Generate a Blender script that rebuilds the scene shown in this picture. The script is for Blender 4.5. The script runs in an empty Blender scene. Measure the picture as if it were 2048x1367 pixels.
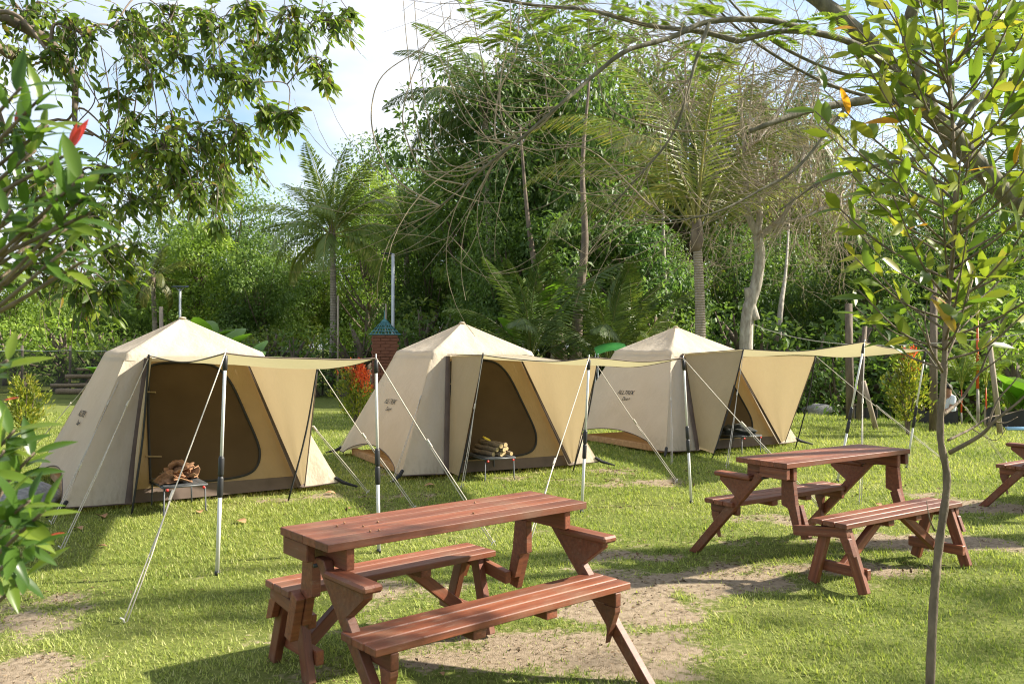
import bpy, bmesh, math, random
import numpy as np
from mathutils import Vector, Matrix, noise

# ------------------------------------------------------------------ camera, sky, sun, exposure
SC = bpy.context.scene
COL = SC.collection
FPX, HZ, EYE = 1706.0, 694.0, 1.6          # focal length in photo pixels, horizon row, eye height
cam_d = bpy.data.cameras.new('camera'); cam = bpy.data.objects.new('camera', cam_d); COL.objects.link(cam)
cam_d.sensor_width = 36.0; cam_d.lens = 36.0 * FPX / 2048.0
cam_d.clip_start = 0.05; cam_d.clip_end = 2000
cam_d.dof.use_dof = True; cam_d.dof.focus_distance = 8.0; cam_d.dof.aperture_fstop = 7.1
cam.location = (0, 0, EYE)
cam.rotation_euler = (math.radians(90) + math.atan((HZ - 683.5) / FPX), 0, 0)
SC.camera = cam

SUN_EL, SUN_AZ = math.radians(36), math.radians(9)     # azimuth measured from +X towards +Y
sdir = Vector((math.cos(SUN_EL) * math.cos(SUN_AZ), math.cos(SUN_EL) * math.sin(SUN_AZ), math.sin(SUN_EL)))
sun_d = bpy.data.lights.new('sun', 'SUN'); sun = bpy.data.objects.new('sun', sun_d); COL.objects.link(sun)
sun_d.energy = 3.2; sun_d.angle = math.radians(1.6); sun_d.color = (1.0, 0.92, 0.79)
sun.rotation_euler = (-sdir).to_track_quat('-Z', 'Y').to_euler()
sun.location = sdir * 60

world = bpy.data.worlds.new('World'); SC.world = world; world.use_nodes = True
wn, wl = world.node_tree.nodes, world.node_tree.links
wn.clear()
wo = wn.new('ShaderNodeOutputWorld'); wb = wn.new('ShaderNodeBackground'); wb.inputs['Strength'].default_value = 0.15
sky = wn.new('ShaderNodeTexSky'); sky.sky_type = 'NISHITA'; sky.sun_disc = False
sky.sun_elevation = SUN_EL; sky.sun_rotation = math.radians(90) - SUN_AZ
sky.air_density = 1.0; sky.dust_density = 1.2; sky.ozone_density = 1.0
tc = wn.new('ShaderNodeTexCoord')
mp = wn.new('ShaderNodeMapping'); mp.inputs['Scale'].default_value = (1.0, 1.0, 2.2); mp.inputs['Location'].default_value = (0.9, 0.3, 0.2)
nz = wn.new('ShaderNodeTexNoise'); nz.inputs['Scale'].default_value = 2.1; nz.inputs['Detail'].default_value = 6; nz.inputs['Roughness'].default_value = 0.52
cr = wn.new('ShaderNodeValToRGB'); cr.color_ramp.elements[0].position = 0.36; cr.color_ramp.elements[1].position = 0.58
mx = wn.new('ShaderNodeMix'); mx.data_type = 'RGBA'; mx.inputs[7].default_value = (1.72, 1.78, 1.9, 1)
wl.new(tc.outputs['Generated'], mp.inputs['Vector']); wl.new(mp.outputs[0], nz.inputs['Vector']); wl.new(nz.outputs['Fac'], cr.inputs[0])
wl.new(cr.outputs['Color'], mx.inputs[0]); dim = wn.new('ShaderNodeMix'); dim.data_type = 'RGBA'; dim.blend_type = 'MULTIPLY'; dim.inputs[0].default_value = 1.0; dim.inputs[7].default_value = (.42, .42, .42, 1); wl.new(sky.outputs[0], dim.inputs[6]); wl.new(dim.outputs[2], mx.inputs[6]); wl.new(mx.outputs[2], wb.inputs['Color']); wl.new(wb.outputs[0], wo.inputs[0])

SC.view_settings.view_transform = 'Standard'; SC.view_settings.look = 'None'
SC.view_settings.exposure = 2.12; SC.view_settings.gamma = 1.0
SC.render.engine = 'CYCLES'
cy = SC.cycles
cy.use_denoising = True; cy.filter_width = 1.1; cy.max_bounces = 7; cy.diffuse_bounces = 3; cy.glossy_bounces = 2
cy.transmission_bounces = 4; cy.transparent_max_bounces = 8; cy.caustics_reflective = False; cy.caustics_refractive = False
cy.sample_clamp_indirect = 6

# ------------------------------------------------------------------ helpers
rnd = random.Random(7); rng = np.random.default_rng(7)
def P(px, py, Y): return Vector(((px - 1024) / FPX * Y, Y, EYE - (py - HZ) / FPX * Y))
def G(px, py):
    Y = EYE * FPX / (py - HZ); return Vector(((px - 1024) / FPX * Y, Y, 0))
def sstep(a, b, x):
    t = np.clip((x - a) / (b - a), 0, 1); return t * t * (3 - 2 * t)
def props(o, label=None, cat=None, group=None, kind=None):
    if label: o['label'] = label
    if cat: o['category'] = cat
    if group: o['group'] = group
    if kind: o['kind'] = kind
    return o
def empty(name, loc=(0, 0, 0), rz=0.0, label=None, cat=None, group=None):
    o = bpy.data.objects.new(name, None); COL.objects.link(o)
    o.empty_display_size = 0.1; o.location = loc; o.rotation_euler = (0, 0, rz)
    return props(o, label, cat, group)
def link(name, me, mat=None, parent=None, mtx=None):
    o = bpy.data.objects.new(name, me); COL.objects.link(o)
    if mat is not None and len(me.materials) == 0: me.materials.append(mat)
    if parent is not None: o.parent = parent
    if mtx is not None: o.matrix_local = mtx
    return o
def np_mesh(name, V, F, smooth=False, attrs=None):
    """V (N,3), F (M,k) with one k: fast mesh"""
    V = np.asarray(V, dtype=np.float32); F = np.asarray(F, dtype=np.int32)
    me = bpy.data.meshes.new(name); k = F.shape[1]
    me.vertices.add(len(V)); me.vertices.foreach_set('co', V.ravel())
    me.loops.add(F.size); me.loops.foreach_set('vertex_index', F.ravel())
    me.polygons.add(len(F)); me.polygons.foreach_set('loop_start', np.arange(0, F.size, k, dtype=np.int32))
    if smooth: me.polygons.foreach_set('use_smooth', np.ones(len(F), dtype=bool))
    for an, av in (attrs or {}).items():
        a = me.attributes.new(an, 'FLOAT', 'POINT'); a.data.foreach_set('value', np.asarray(av, dtype=np.float32))
    me.update(calc_edges=True); me.validate()
    return me
def py_mesh(name, V, F, smooth=False):
    me = bpy.data.meshes.new(name); me.from_pydata([tuple(v) for v in V], [], F); me.update()
    if smooth: me.polygons.foreach_set('use_smooth', np.ones(len(me.polygons), dtype=bool))
    return me
class Geo:
    """collects tubes and boxes that make one part"""
    def __init__(s): s.V = []; s.F = []
    def add(s, V, F):
        n = len(s.V); s.V += [tuple(v) for v in V]; s.F += [tuple(i + n for i in f) for f in F]
    def tube(s, pts, rad, n=6, cap=True):
        pts = [Vector(p) for p in pts]; m = len(pts)
        if not hasattr(rad, '__len__'): rad = [rad] * m
        V = []; up = Vector((0.13, 0.27, 0.95))
        prev = None
        for i, p in enumerate(pts):
            t = (pts[min(i + 1, m - 1)] - pts[max(i - 1, 0)])
            if t.length < 1e-9: t = Vector((0, 0, 1))
            t.normalize()
            a = t.cross(up if prev is None else prev)
            if a.length < 1e-4: a = t.cross(Vector((1, 0, 0)))
            a.normalize(); b = a.cross(t).normalized(); prev = b
            prev = b
            for k in range(n):
                ang = 2 * math.pi * k / n
                V.append(p + (a * math.cos(ang) + b * math.sin(ang)) * rad[i])
        F = [(i * n + k, i * n + (k + 1) % n, (i + 1) * n + (k + 1) % n, (i + 1) * n + k) for i in range(m - 1) for k in range(n)]
        if cap: F += [tuple(range(n))[::-1], tuple(range((m - 1) * n, m * n))]
        s.add(V, F)
    def box(s, mtx, sx, sy, sz, c=0.004):
        me = cbox_data(sx, sy, sz, c)
        s.add([mtx @ Vector(v) for v in me[0]], me[1])
    def mesh(s, name, smooth=False): return py_mesh(name, s.V, s.F, smooth)
    def obj(s, name, mat, parent=None, smooth=False): return link(name, s.mesh(name, smooth), mat, parent)
_cb = {}
def cbox_data(sx, sy, sz, c=0.004):
    k = (round(sx, 4), round(sy, 4), round(sz, 4), c)
    if k not in _cb:
        bm = bmesh.new(); bmesh.ops.create_cube(bm, size=1.0); bmesh.ops.scale(bm, vec=(sx, sy, sz), verts=bm.verts)
        if c > 0: bmesh.ops.bevel(bm, geom=list(bm.edges), offset=c, segments=1, affect='EDGES', profile=0.5)
        bm.verts.index_update()
        _cb[k] = ([v.co.copy() for v in bm.verts], [tuple(v.index for v in f.verts) for f in bm.faces]); bm.free()
    return _cb[k]
_cm = {}
def cbox_mesh(sx, sy, sz, c=0.004):
    k = (round(sx, 4), round(sy, 4), round(sz, 4), c)
    if k not in _cm: _cm[k] = py_mesh('beam', *cbox_data(*k))
    return _cm[k]
def frame(p0, p1, side=Vector((0, 1, 0))):
    """matrix with local x from p0 to p1, centred; local y close to `side`"""
    p0, p1 = Vector(p0), Vector(p1); x = (p1 - p0).normalized(); z = x.cross(Vector(side))
    if z.length < 1e-4: z = x.cross(Vector((0, 0, 1)))
    z.normalize(); y = z.cross(x)
    m = Matrix((x, y, z)).transposed().to_4x4(); m.translation = (p0 + p1) / 2
    return m, (p1 - p0).length
def bezier(pts, n):
    """smooth polyline (Catmull-Rom) through points"""
    pts = [Vector(p) for p in pts]; out = []
    q = [pts[0] * 2 - pts[1]] + pts + [pts[-1] * 2 - pts[-2]]
    for i in range(1, len(q) - 2):
        for k in range(n):
            t = k / n; a, b, c, d = q[i - 1], q[i], q[i + 1], q[i + 2]
            out.append(0.5 * ((2 * b) + (c - a) * t + (2 * a - 5 * b + 4 * c - d) * t * t + (3 * b - a - 3 * c + d) * t ** 3))
    out.append(pts[-1]); return out

# ------------------------------------------------------------------ materials
def new_mat(name):
    m = bpy.data.materials.new(name); m.use_nodes = True; n = m.node_tree.nodes; l = m.node_tree.links; n.clear()
    out = n.new('ShaderNodeOutputMaterial'); b = n.new('ShaderNodeBsdfPrincipled'); l.new(b.outputs[0], out.inputs[0])
    return m, n, l, b, out
def ramp(n, l, src, stops):
    r = n.new('ShaderNodeValToRGB'); e = r.color_ramp.elements
    while len(e) < len(stops): e.new(0.5)
    for el, (p, c) in zip(e, stops): el.position = p; el.color = (*c, 1)
    l.new(src, r.inputs[0]); return r.outputs[0]
def tex(n, l, scale, detail=4, vec=None, rough=0.55, coord='Object', stretch=None):
    t = n.new('ShaderNodeTexNoise'); t.inputs['Scale'].default_value = scale; t.inputs['Detail'].default_value = detail; t.inputs['Roughness'].default_value = rough
    if coord:
        c = n.new('ShaderNodeTexCoord'); o = c.outputs[coord]
        if stretch:
            m = n.new('ShaderNodeMapping'); m.inputs['Scale'].default_value = stretch; l.new(o, m.inputs[0]); o = m.outputs[0]
        l.new(o, t.inputs['Vector'])
    return t.outputs['Fac']
def bump(n, l, b, h, strength=0.3, dist=0.01):
    k = n.new('ShaderNodeBump'); k.inputs['Strength'].default_value = strength; k.inputs['Distance'].default_value = dist
    l.new(h, k.inputs['Height']); l.new(k.outputs[0], b.inputs['Normal'])
def mixc(n, l, fac, a, b, mode='MIX'):
    m = n.new('ShaderNodeMix'); m.data_type = 'RGBA'; m.blend_type = mode
    for s, i in ((fac, 0), (a, 6), (b, 7)):
        if isinstance(s, (int, float)): m.inputs[i].default_value = s
        elif isinstance(s, tuple): m.inputs[i].default_value = (*s, 1)
        else: l.new(s, m.inputs[i])
    return m.outputs[2]
def noisy(name, c0, c1, scale=8, rough=0.7, bs=0.2, bd=0.01, stretch=None, metal=0.0, spec=0.4, coord='Object'):
    m, n, l, b, o = new_mat(name)
    f = tex(n, l, scale, 5, stretch=stretch, coord=coord)
    l.new(ramp(n, l, f, [(0.3, c0), (0.7, c1)]), b.inputs['Base Color'])
    b.inputs['Roughness'].default_value = rough; b.inputs['Metallic'].default_value = metal; b.inputs['Specular IOR Level'].default_value = spec
    if bs: bump(n, l, b, f, bs, bd)
    return m
def translucent(m, n, l, b, out, col, fac):
    t = n.new('ShaderNodeBsdfTranslucent'); mxs = n.new('ShaderNodeMixShader'); mxs.inputs[0].default_value = fac
    if isinstance(col, tuple): t.inputs[0].default_value = (*col, 1)
    else: l.new(col, t.inputs[0])
    l.new(b.outputs[0], mxs.inputs[1]); l.new(t.outputs[0], mxs.inputs[2]); l.new(mxs.outputs[0], out.inputs[0])
def leaf_mat(name, source, stops, trans=0.4, rough=0.45, objcol=False, spec=0.35, tgain=(1.25, 1.3, 0.7)):
    """source: 'tint' attribute of joined leaves, or 'object' for leaves that are objects"""
    m, n, l, b, o = new_mat(name)
    if source == 'tint':
        a = n.new('ShaderNodeAttribute'); a.attribute_name = 'tint'; f = a.outputs['Fac']
    else: f = n.new('ShaderNodeObjectInfo').outputs['Random']
    c = ramp(n, l, f, stops)
    if objcol:
        oi = n.new('ShaderNodeObjectInfo'); c = mixc(n, l, 1.0, c, oi.outputs['Color'], 'MULTIPLY')
    l.new(c, b.inputs['Base Color']); b.inputs['Roughness'].default_value = rough; b.inputs['Specular IOR Level'].default_value = spec
    translucent(m, n, l, b, o, mixc(n, l, 1.0, c, tgain, 'MULTIPLY'), trans)
    return m
def fabric(name, c0, c1, trans, tcol):
    m, n, l, b, o = new_mat(name)
    f = tex(n, l, 3.0, 4); c = ramp(n, l, f, [(0.3, c0), (0.7, c1)])
    l.new(c, b.inputs['Base Color']); b.inputs['Roughness'].default_value = 0.9; b.inputs['Specular IOR Level'].default_value = 0.15
    w = tex(n, l, 5.0, 4, stretch=(1, 1, 0.35)); w2 = tex(n, l, 17.0, 3, stretch=(1.6, 1.6, 0.5)); ad = n.new('ShaderNodeMath'); ad.operation = 'MULTIPLY_ADD'; ad.inputs[1].default_value = .35; l.new(w2, ad.inputs[0]); l.new(w, ad.inputs[2]); bump(n, l, b, ad.outputs[0], 0.6, 0.035)
    cz = n.new('ShaderNodeTexCoord'); sx_ = n.new('ShaderNodeSeparateXYZ'); l.new(cz.outputs['Object'], sx_.inputs[0])
    mr = n.new('ShaderNodeMapRange'); mr.inputs[1].default_value = 0.32; mr.inputs[2].default_value = 0.03; l.new(sx_.outputs[2], mr.inputs[0])
    mu = n.new('ShaderNodeMath'); mu.operation = 'MULTIPLY'; l.new(mr.outputs[0], mu.inputs[0]); l.new(ramp(n, l, w2, [(0.45, (0, 0, 0)), (0.75, (.5, .5, .5))]), mu.inputs[1])
    l.new(mixc(n, l, mu.outputs[0], c, (0.20, 0.15, 0.09)), b.inputs['Base Color'])
    translucent(m, n, l, b, o, tcol, trans); return m
M = {}
M['canvas'] = fabric('canvas', (0.56, 0.495, 0.385), (0.63, 0.56, 0.445), 0.36, (0.66, 0.54, 0.34))
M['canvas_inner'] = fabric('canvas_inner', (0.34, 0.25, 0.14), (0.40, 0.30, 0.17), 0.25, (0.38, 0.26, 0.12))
M['awning'] = fabric('awning_fabric', (0.43, 0.38, 0.275), (0.47, 0.42, 0.31), 0.42, (0.50, 0.44, 0.25))
M['gusset'] = fabric('gusset_fabric', (0.37, 0.31, 0.21), (0.42, 0.35, 0.24), 0.40, (0.42, 0.33, 0.19))
M['door_inside_shade'] = noisy('door_inside_shade', (0.068, 0.045, 0.024), (0.084, 0.056, 0.03), 3, 0.95, 0, spec=0.1)  # dark brown carries the shade of the tent interior seen through the door
M['brown_trim'] = noisy('brown_trim', (0.09, 0.065, 0.05), (0.13, 0.095, 0.075), 6, 0.85, 0)
M['black_webbing'] = noisy('black_webbing', (0.012, 0.012, 0.012), (0.025, 0.025, 0.025), 20, 0.7, 0)
M['print'] = noisy('print', (0.03, 0.035, 0.03), (0.05, 0.05, 0.045), 60, 0.9, 0)
M['rope'] = noisy('rope', (0.42, 0.38, 0.31), (0.55, 0.51, 0.43), 60, 0.8, 0.2, 0.002)
M['alu'] = noisy('pole_metal', (0.60, 0.59, 0.55), (0.70, 0.69, 0.65), 12, 0.45, 0, metal=0.15, spec=0.5)
M['galv'] = noisy('galvanised', (0.42, 0.44, 0.45), (0.55, 0.57, 0.58), 5, 0.5, 0, metal=0.3)
M['black_plastic'] = noisy('black_plastic', (0.015, 0.015, 0.016), (0.03, 0.03, 0.03), 5, 0.45, 0)
M['camp_metal'] = noisy('camp_table_metal', (0.05, 0.055, 0.06), (0.08, 0.085, 0.09), 10, 0.45, 0.1, 0.002)
M['red_plastic'] = noisy('red_plastic', (0.5, 0.02, 0.02), (0.6, 0.04, 0.03), 10, 0.4, 0)
M['yellow_paper'] = noisy('yellow_paper', (0.7, 0.5, 0.03), (0.8, 0.6, 0.06), 10, 0.5, 0)
M['dark_cloth'] = noisy('dark_cloth', (0.012, 0.014, 0.013), (0.035, 0.038, 0.035), 14, 0.9, 0.5, 0.01)
M['bark_dry'] = noisy('bark_dry', (0.16, 0.08, 0.04), (0.36, 0.20, 0.11), 22, 0.9, 0.5, 0.005)
M['log_wood'] = noisy('log_bark', (0.10, 0.075, 0.05), (0.24, 0.18, 0.11), 30, 0.9, 0.6, 0.006, stretch=(1, 1, 1))
M['log_end'] = noisy('log_end', (0.42, 0.30, 0.14), (0.55, 0.42, 0.22), 30, 0.9, 0)
M['dry_leaf'] = noisy('dry_leaf', (0.26, 0.13, 0.06), (0.42, 0.25, 0.13), 12, 0.8, 0.2, 0.003)
M['stone'] = noisy('stone', (0.16, 0.16, 0.16), (0.32, 0.31, 0.29), 7, 0.85, 0.6, 0.02)
M['timber'] = noisy('timber', (0.26, 0.15, 0.07), (0.42, 0.27, 0.13), 6, 0.8, 0.3, 0.01, stretch=(0.25, 3, 3))
M['grey_wood'] = noisy('grey_wood', (0.22, 0.17, 0.12), (0.40, 0.33, 0.25), 8, 0.9, 0.4, 0.01, stretch=(3, 3, 0.3))
M['brick'] = noisy('brick_brown', (0.16, 0.06, 0.034), (0.22, 0.085, 0.048), 6, 0.85, 0.2)
M['teal_metal'] = noisy('teal_metal', (0.06, 0.18, 0.20), (0.10, 0.26, 0.28), 6, 0.5, 0)
M['solar'] = noisy('solar_cell', (0.02, 0.03, 0.06), (0.04, 0.05, 0.09), 4, 0.2, 0)
M['leaf_standin_green'] = noisy('leaf_standin_green', (0.02, 0.16, 0.02), (0.035, 0.22, 0.03), 4, 0.6, 0.1)
M['blue_pipe'] = noisy('blue_pipe', (0.25, 0.45, 0.62), (0.32, 0.52, 0.70), 6, 0.4, 0)
M['skin'] = noisy('skin', (0.30, 0.15, 0.09), (0.36, 0.19, 0.12), 8, 0.6, 0)
M['shirt'] = noisy('shirt_cloth', (0.62, 0.68, 0.76), (0.74, 0.78, 0.84), 6, 0.9, 0.2, 0.01)
M['trousers'] = noisy('trousers_cloth', (0.015, 0.015, 0.02), (0.03, 0.03, 0.035), 6, 0.9, 0)
M['hair'] = noisy('hair', (0.008, 0.007, 0.006), (0.02, 0.018, 0.015), 30, 0.6, 0.3)
def trunk_mat(name, c0, c1, scale=9, ring=None, bs=0.7):
    m, n, l, b, o = new_mat(name)
    f = tex(n, l, scale, 6, stretch=(1, 1, 0.35)); c = ramp(n, l, f, [(0.28, c0), (0.72, c1)])
    h = f
    if ring:
        w = n.new('ShaderNodeTexWave'); w.wave_type = 'BANDS'; w.bands_direction = 'Z'; w.inputs['Scale'].default_value = ring; w.inputs['Distortion'].default_value = 1.5
        t = n.new('ShaderNodeTexCoord'); l.new(t.outputs['Object'], w.inputs['Vector'])
        c = mixc(n, l, ramp(n, l, w.outputs['Fac'], [(0.0, (0, 0, 0)), (0.18, (1, 1, 1))]), (c0[0] * .85, c0[1] * .85, c0[2] * .85), c); h = w.outputs['Fac']
    l.new(c, b.inputs['Base Color']); b.inputs['Roughness'].default_value = 0.9; bump(n, l, b, h, bs, 0.03)
    return m
M['trunk'] = trunk_mat('trunk_bark', (0.075, 0.055, 0.04), (0.20, 0.155, 0.11))
M['trunk_pale'] = trunk_mat('trunk_pale', (0.20, 0.17, 0.13), (0.46, 0.42, 0.35), 14)
M['palm_trunk'] = trunk_mat('palm_trunk', (0.20, 0.165, 0.12), (0.40, 0.34, 0.26), 10, ring=5.5)
M['branch_moss'] = trunk_mat('branch_moss', (0.06, 0.055, 0.035), (0.19, 0.17, 0.11), 16)
M['twig_pale'] = trunk_mat('twig_pale', (0.19, 0.15, 0.095), (0.38, 0.31, 0.21), 20, bs=0.3)
M['sapling_bark'] = trunk_mat('sapling_bark', (0.075, 0.055, 0.036), (0.22, 0.17, 0.115), 24)
M['red_stem'] = noisy('red_stem', (0.55, 0.06, 0.02), (0.65, 0.13, 0.03), 4, 0.5, 0)
GREEN = [(0.0, (0.045, 0.075, 0.022)), (0.45, (0.09, 0.135, 0.036)), (0.85, (0.15, 0.20, 0.05)), (1.0, (0.25, 0.26, 0.075))]
M['leaf_far'] = leaf_mat('leaf_far', 'tint', GREEN, 0.45, 0.5, objcol=True)
M['leaf_hang'] = leaf_mat('leaf_hang', 'tint', [(0, (0.04, 0.075, 0.018)), (0.45, (0.09, 0.145, 0.028)), (0.8, (0.17, 0.24, 0.038)), (0.97, (0.24, 0.30, 0.045)), (1, (0.28, 0.18, 0.05))], 0.56, 0.38)
M['leaf_hang_obj'] = leaf_mat('leaf_hang_single', 'object', [(0, (0.04, 0.075, 0.018)), (0.45, (0.09, 0.145, 0.028)), (0.8, (0.17, 0.24, 0.038)), (0.97, (0.24, 0.30, 0.045)), (1, (0.28, 0.18, 0.05))], 0.56, 0.38)
M['leaf_sapling'] = leaf_mat('leaf_sapling', 'object', [(0, (0.08, 0.14, 0.02)), (0.5, (0.14, 0.205, 0.025)), (0.93, (0.23, 0.28, 0.032)), (0.95, (0.50, 0.27, 0.03)), (1, (0.55, 0.25, 0.03))], 0.5, 0.3)
M['leaf_shrub'] = leaf_mat('leaf_shrub', 'object', [(0, (0.05, 0.105, 0.022)), (0.5, (0.09, 0.17, 0.028)), (1, (0.19, 0.26, 0.038))], 0.55, 0.28)
M['leaf_red'] = leaf_mat('leaf_red', 'object', [(0, (0.45, 0.05, 0.05)), (1, (0.62, 0.10, 0.06))], 0.4, 0.3, tgain=(1.2, 0.8, 0.7))
M['leaf_red_j'] = leaf_mat('leaf_red_joined', 'tint', [(0, (0.45, 0.06, 0.03)), (1, (0.70, 0.20, 0.05))], 0.4, 0.35, tgain=(1.2, 0.8, 0.7))
M['leaf_yellow'] = leaf_mat('leaf_yellow', 'tint', [(0, (0.10, 0.15, 0.02)), (0.7, (0.24, 0.27, 0.035)), (1, (0.42, 0.36, 0.06))], 0.4, 0.4)
M['frond'] = leaf_mat('palm_frond', 'tint', [(0, (0.05, 0.085, 0.025)), (0.6, (0.10, 0.135, 0.035)), (1, (0.22, 0.21, 0.08))], 0.3, 0.42, objcol=True)
M['banana'] = leaf_mat('banana_leaf', 'object', [(0, (0.07, 0.16, 0.02)), (1, (0.14, 0.26, 0.03))], 0.45, 0.4)
M['rice'] = leaf_mat('rice_blade', 'tint', [(0, (0.09, 0.15, 0.02)), (1, (0.20, 0.27, 0.04))], 0.35, 0.6)
M['grass'] = leaf_mat('grass_blade', 'tint', [(0, (0.125, 0.18, 0.04)), (0.4, (0.265, 0.315, 0.08)), (0.75, (0.385, 0.42, 0.13)), (1, (0.50, 0.47, 0.25))], 0.42, 0.65, spec=0.15)

M['litter'] = leaf_mat('litter', 'tint', [(0, (0.05, 0.035, 0.02)), (0.6, (0.14, 0.09, 0.05)), (1, (0.34, 0.25, 0.15))], 0.05, 0.9, spec=0.1, tgain=(1, 1, 1))
def wood_red():
    m, n, l, b, o = new_mat('red_stained_wood')
    g = tex(n, l, 3.2, 6, stretch=(0.6, 14, 14)); w = tex(n, l, 4.0, 5, rough=0.65)
    c = ramp(n, l, g, [(0.25, (0.085, 0.024, 0.011)), (0.5, (0.165, 0.047, 0.019)), (0.8, (0.23, 0.074, 0.031))])
    c = mixc(n, l, ramp(n, l, w, [(0.48, (0, 0, 0)), (0.70, (0.7, 0.7, 0.7))]), c, (0.17, 0.09, 0.052))
    fine = tex(n, l, 22, 6, stretch=(.35, 1.6, 1.6), rough=.7); c = mixc(n, l, ramp(n, l, fine, [(0.58, (0, 0, 0)), (0.72, (0.6, 0.6, 0.6))]), c, (0.26, 0.17, 0.115)); c = mixc(n, l, ramp(n, l, fine, [(0.28, (.7, .7, .7)), (0.40, (0, 0, 0))]), c, (0.045, 0.02, 0.014))
    oi = n.new('ShaderNodeObjectInfo'); v = n.new('ShaderNodeMapRange'); v.inputs[3].default_value = 0.72; v.inputs[4].default_value = 1.22
    l.new(oi.outputs['Random'], v.inputs[0]); c = mixc(n, l, 1.0, c, v.outputs[0], 'MULTIPLY')
    l.new(c, b.inputs['Base Color'])
    rr = n.new('ShaderNodeMapRange'); rr.inputs[3].default_value = 0.38; rr.inputs[4].default_value = 0.75; l.new(w, rr.inputs[0]); l.new(rr.outputs[0], b.inputs['Roughness'])
    b.inputs['Specular IOR Level'].default_value = 0.5; bump(n, l, b, g, 0.4, 0.005); return m
M['wood'] = wood_red()
def ground_mat():
    m, n, l, b, o = new_mat('lawn_ground')
    a = n.new('ShaderNodeAttribute'); a.attribute_name = 'dirt'
    f1 = tex(n, l, 1.1, 5); f2 = tex(n, l, 26, 6); f3 = tex(n, l, 160, 3)
    grass = ramp(n, l, f2, [(0.3, (0.085, 0.105, 0.025)), (0.55, (0.155, 0.18, 0.042)), (0.75, (0.24, 0.235, 0.075))])
    grass = mixc(n, l, ramp(n, l, f1, [(0.4, (0, 0, 0)), (0.7, (0.5, 0.5, 0.5))]), grass, (0.13, 0.17, 0.035))
    soil = ramp(n, l, f2, [(0.25, (0.15, 0.112, 0.072)), (0.5, (0.28, 0.22, 0.15)), (0.8, (0.37, 0.30, 0.215))])
    k = n.new('ShaderNodeMath'); k.operation = 'MULTIPLY_ADD'; k.inputs[1].default_value = 0.9; l.new(f2, k.inputs[0]); l.new(a.outputs['Fac'], k.inputs[2])
    fac = ramp(n, l, k.outputs[0], [(0.74, (0, 0, 0)), (0.98, (1, 1, 1))])
    l.new(mixc(n, l, fac, grass, soil), b.inputs['Base Color']); b.inputs['Roughness'].default_value = 0.95; b.inputs['Specular IOR Level'].default_value = 0.1
    s = n.new('ShaderNodeMath'); s.operation = 'ADD'; l.new(f2, s.inputs[0]); l.new(f3, s.inputs[1]); bump(n, l, b, s.outputs[0], 0.7, 0.02)
    return m
M['ground'] = ground_mat()

# ------------------------------------------------------------------ ground
def vnoise(x, y, s, seed=0):
    """value noise on arrays"""
    r = np.random.default_rng(seed); T = r.random((64, 64))
    X, Y = x * s, y * s; xi, yi = np.floor(X).astype(int), np.floor(Y).astype(int); fx, fy = X - xi, Y - yi
    fx, fy = fx * fx * (3 - 2 * fx), fy * fy * (3 - 2 * fy)
    g = lambda i, j: T[(xi + i) % 64, (yi + j) % 64]
    return (g(0, 0) * (1 - fx) + g(1, 0) * fx) * (1 - fy) + (g(0, 1) * (1 - fx) + g(1, 1) * fx) * fy
KERB0, KERB1 = G(1640, 830), G(2060, 857)      # edge of the lawn towards the lower rice field
def drop(x, y):
    # signed distance beyond the kerb line
    d = KERB1 - KERB0; nrm = Vector((-d.y, d.x)).normalized()
    s = (x - KERB0.x) * nrm.x + (y - KERB0.y) * nrm.y
    side = sstep(-1.5, 1.5, (x - KERB0.x + 0.6))
    return sstep(0.1, 1.6, s) * side
def gh(x, y):
    x, y = np.asarray(x, float), np.asarray(y, float)
    near = 1 - sstep(25, 45, np.abs(y))
    return (0.035 * (vnoise(x, y, 0.45, 1) - 0.5) + 0.02 * (vnoise(x, y, 1.7, 2) - 0.5)) * near - 0.02 - 0.95 * drop(x, y)
# bare patches: (px, py, half-width m across, half-depth m, strength)
BARE = [(1130, 1290, 0.95, 0.45, 1.1), (1250, 1210, 0.8, 0.30, 1.0), (950, 1300, 0.7, 0.25, 0.8), (1380, 1160, 0.9, 0.30, 1.1), (1300, 1110, 0.8, 0.18, .75), (1440, 1080, 0.8, 0.25, .9),
        (1560, 1035, 1.0, 0.30, 1.1), (1450, 1060, 0.7, 0.3, 1.0), (1850, 1080, 1.2, 0.35, 1.0), (1980, 1015, 1.2, 0.5, 1.2), (1750, 1130, 0.7, 0.3, .8),
        (30, 1230, 0.5, 0.6, 1.2), (90, 1180, 0.4, 0.2, .9), (60, 1330, 0.35, 0.25, 1.0), (1200, 960, 1.1, 0.5, .85), (1230, 940, 0.5, 0.4, .9), (740, 985, 0.9, 0.4, .7), (760, 1010, 0.6, 0.3, .6),
        (840, 1170, 0.5, 0.3, .65), (1050, 1060, 0.6, 0.3, .55), (1190, 1010, .7, .25, .6), (1700, 985, 1.2, 0.4, .6), (1830, 905, 1.5, 0.6, .55), (1500, 1130, 0.5, 0.2, .8)]
BARE = [(G(a, b), c, d, s) for a, b, c, d, s in BARE]
def dirt(x, y):
    r = np.zeros_like(x)
    for c, hx, hy, s in BARE:
        q = ((x - c.x) / hx) ** 2 + ((y - c.y) / hy) ** 2
        r = np.maximum(r, s * np.exp(-q * 0.9))
    n = 0.6 * vnoise(x, y, 1.3, 3) + 0.4 * vnoise(x, y, 4.5, 4)
    n2 = vnoise(x, y, 11.0, 5); return np.clip(r * 0.86 + (n - 0.5) * 1.3 + (n2 - .5) * .45 - 0.16, 0, 1)
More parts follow.
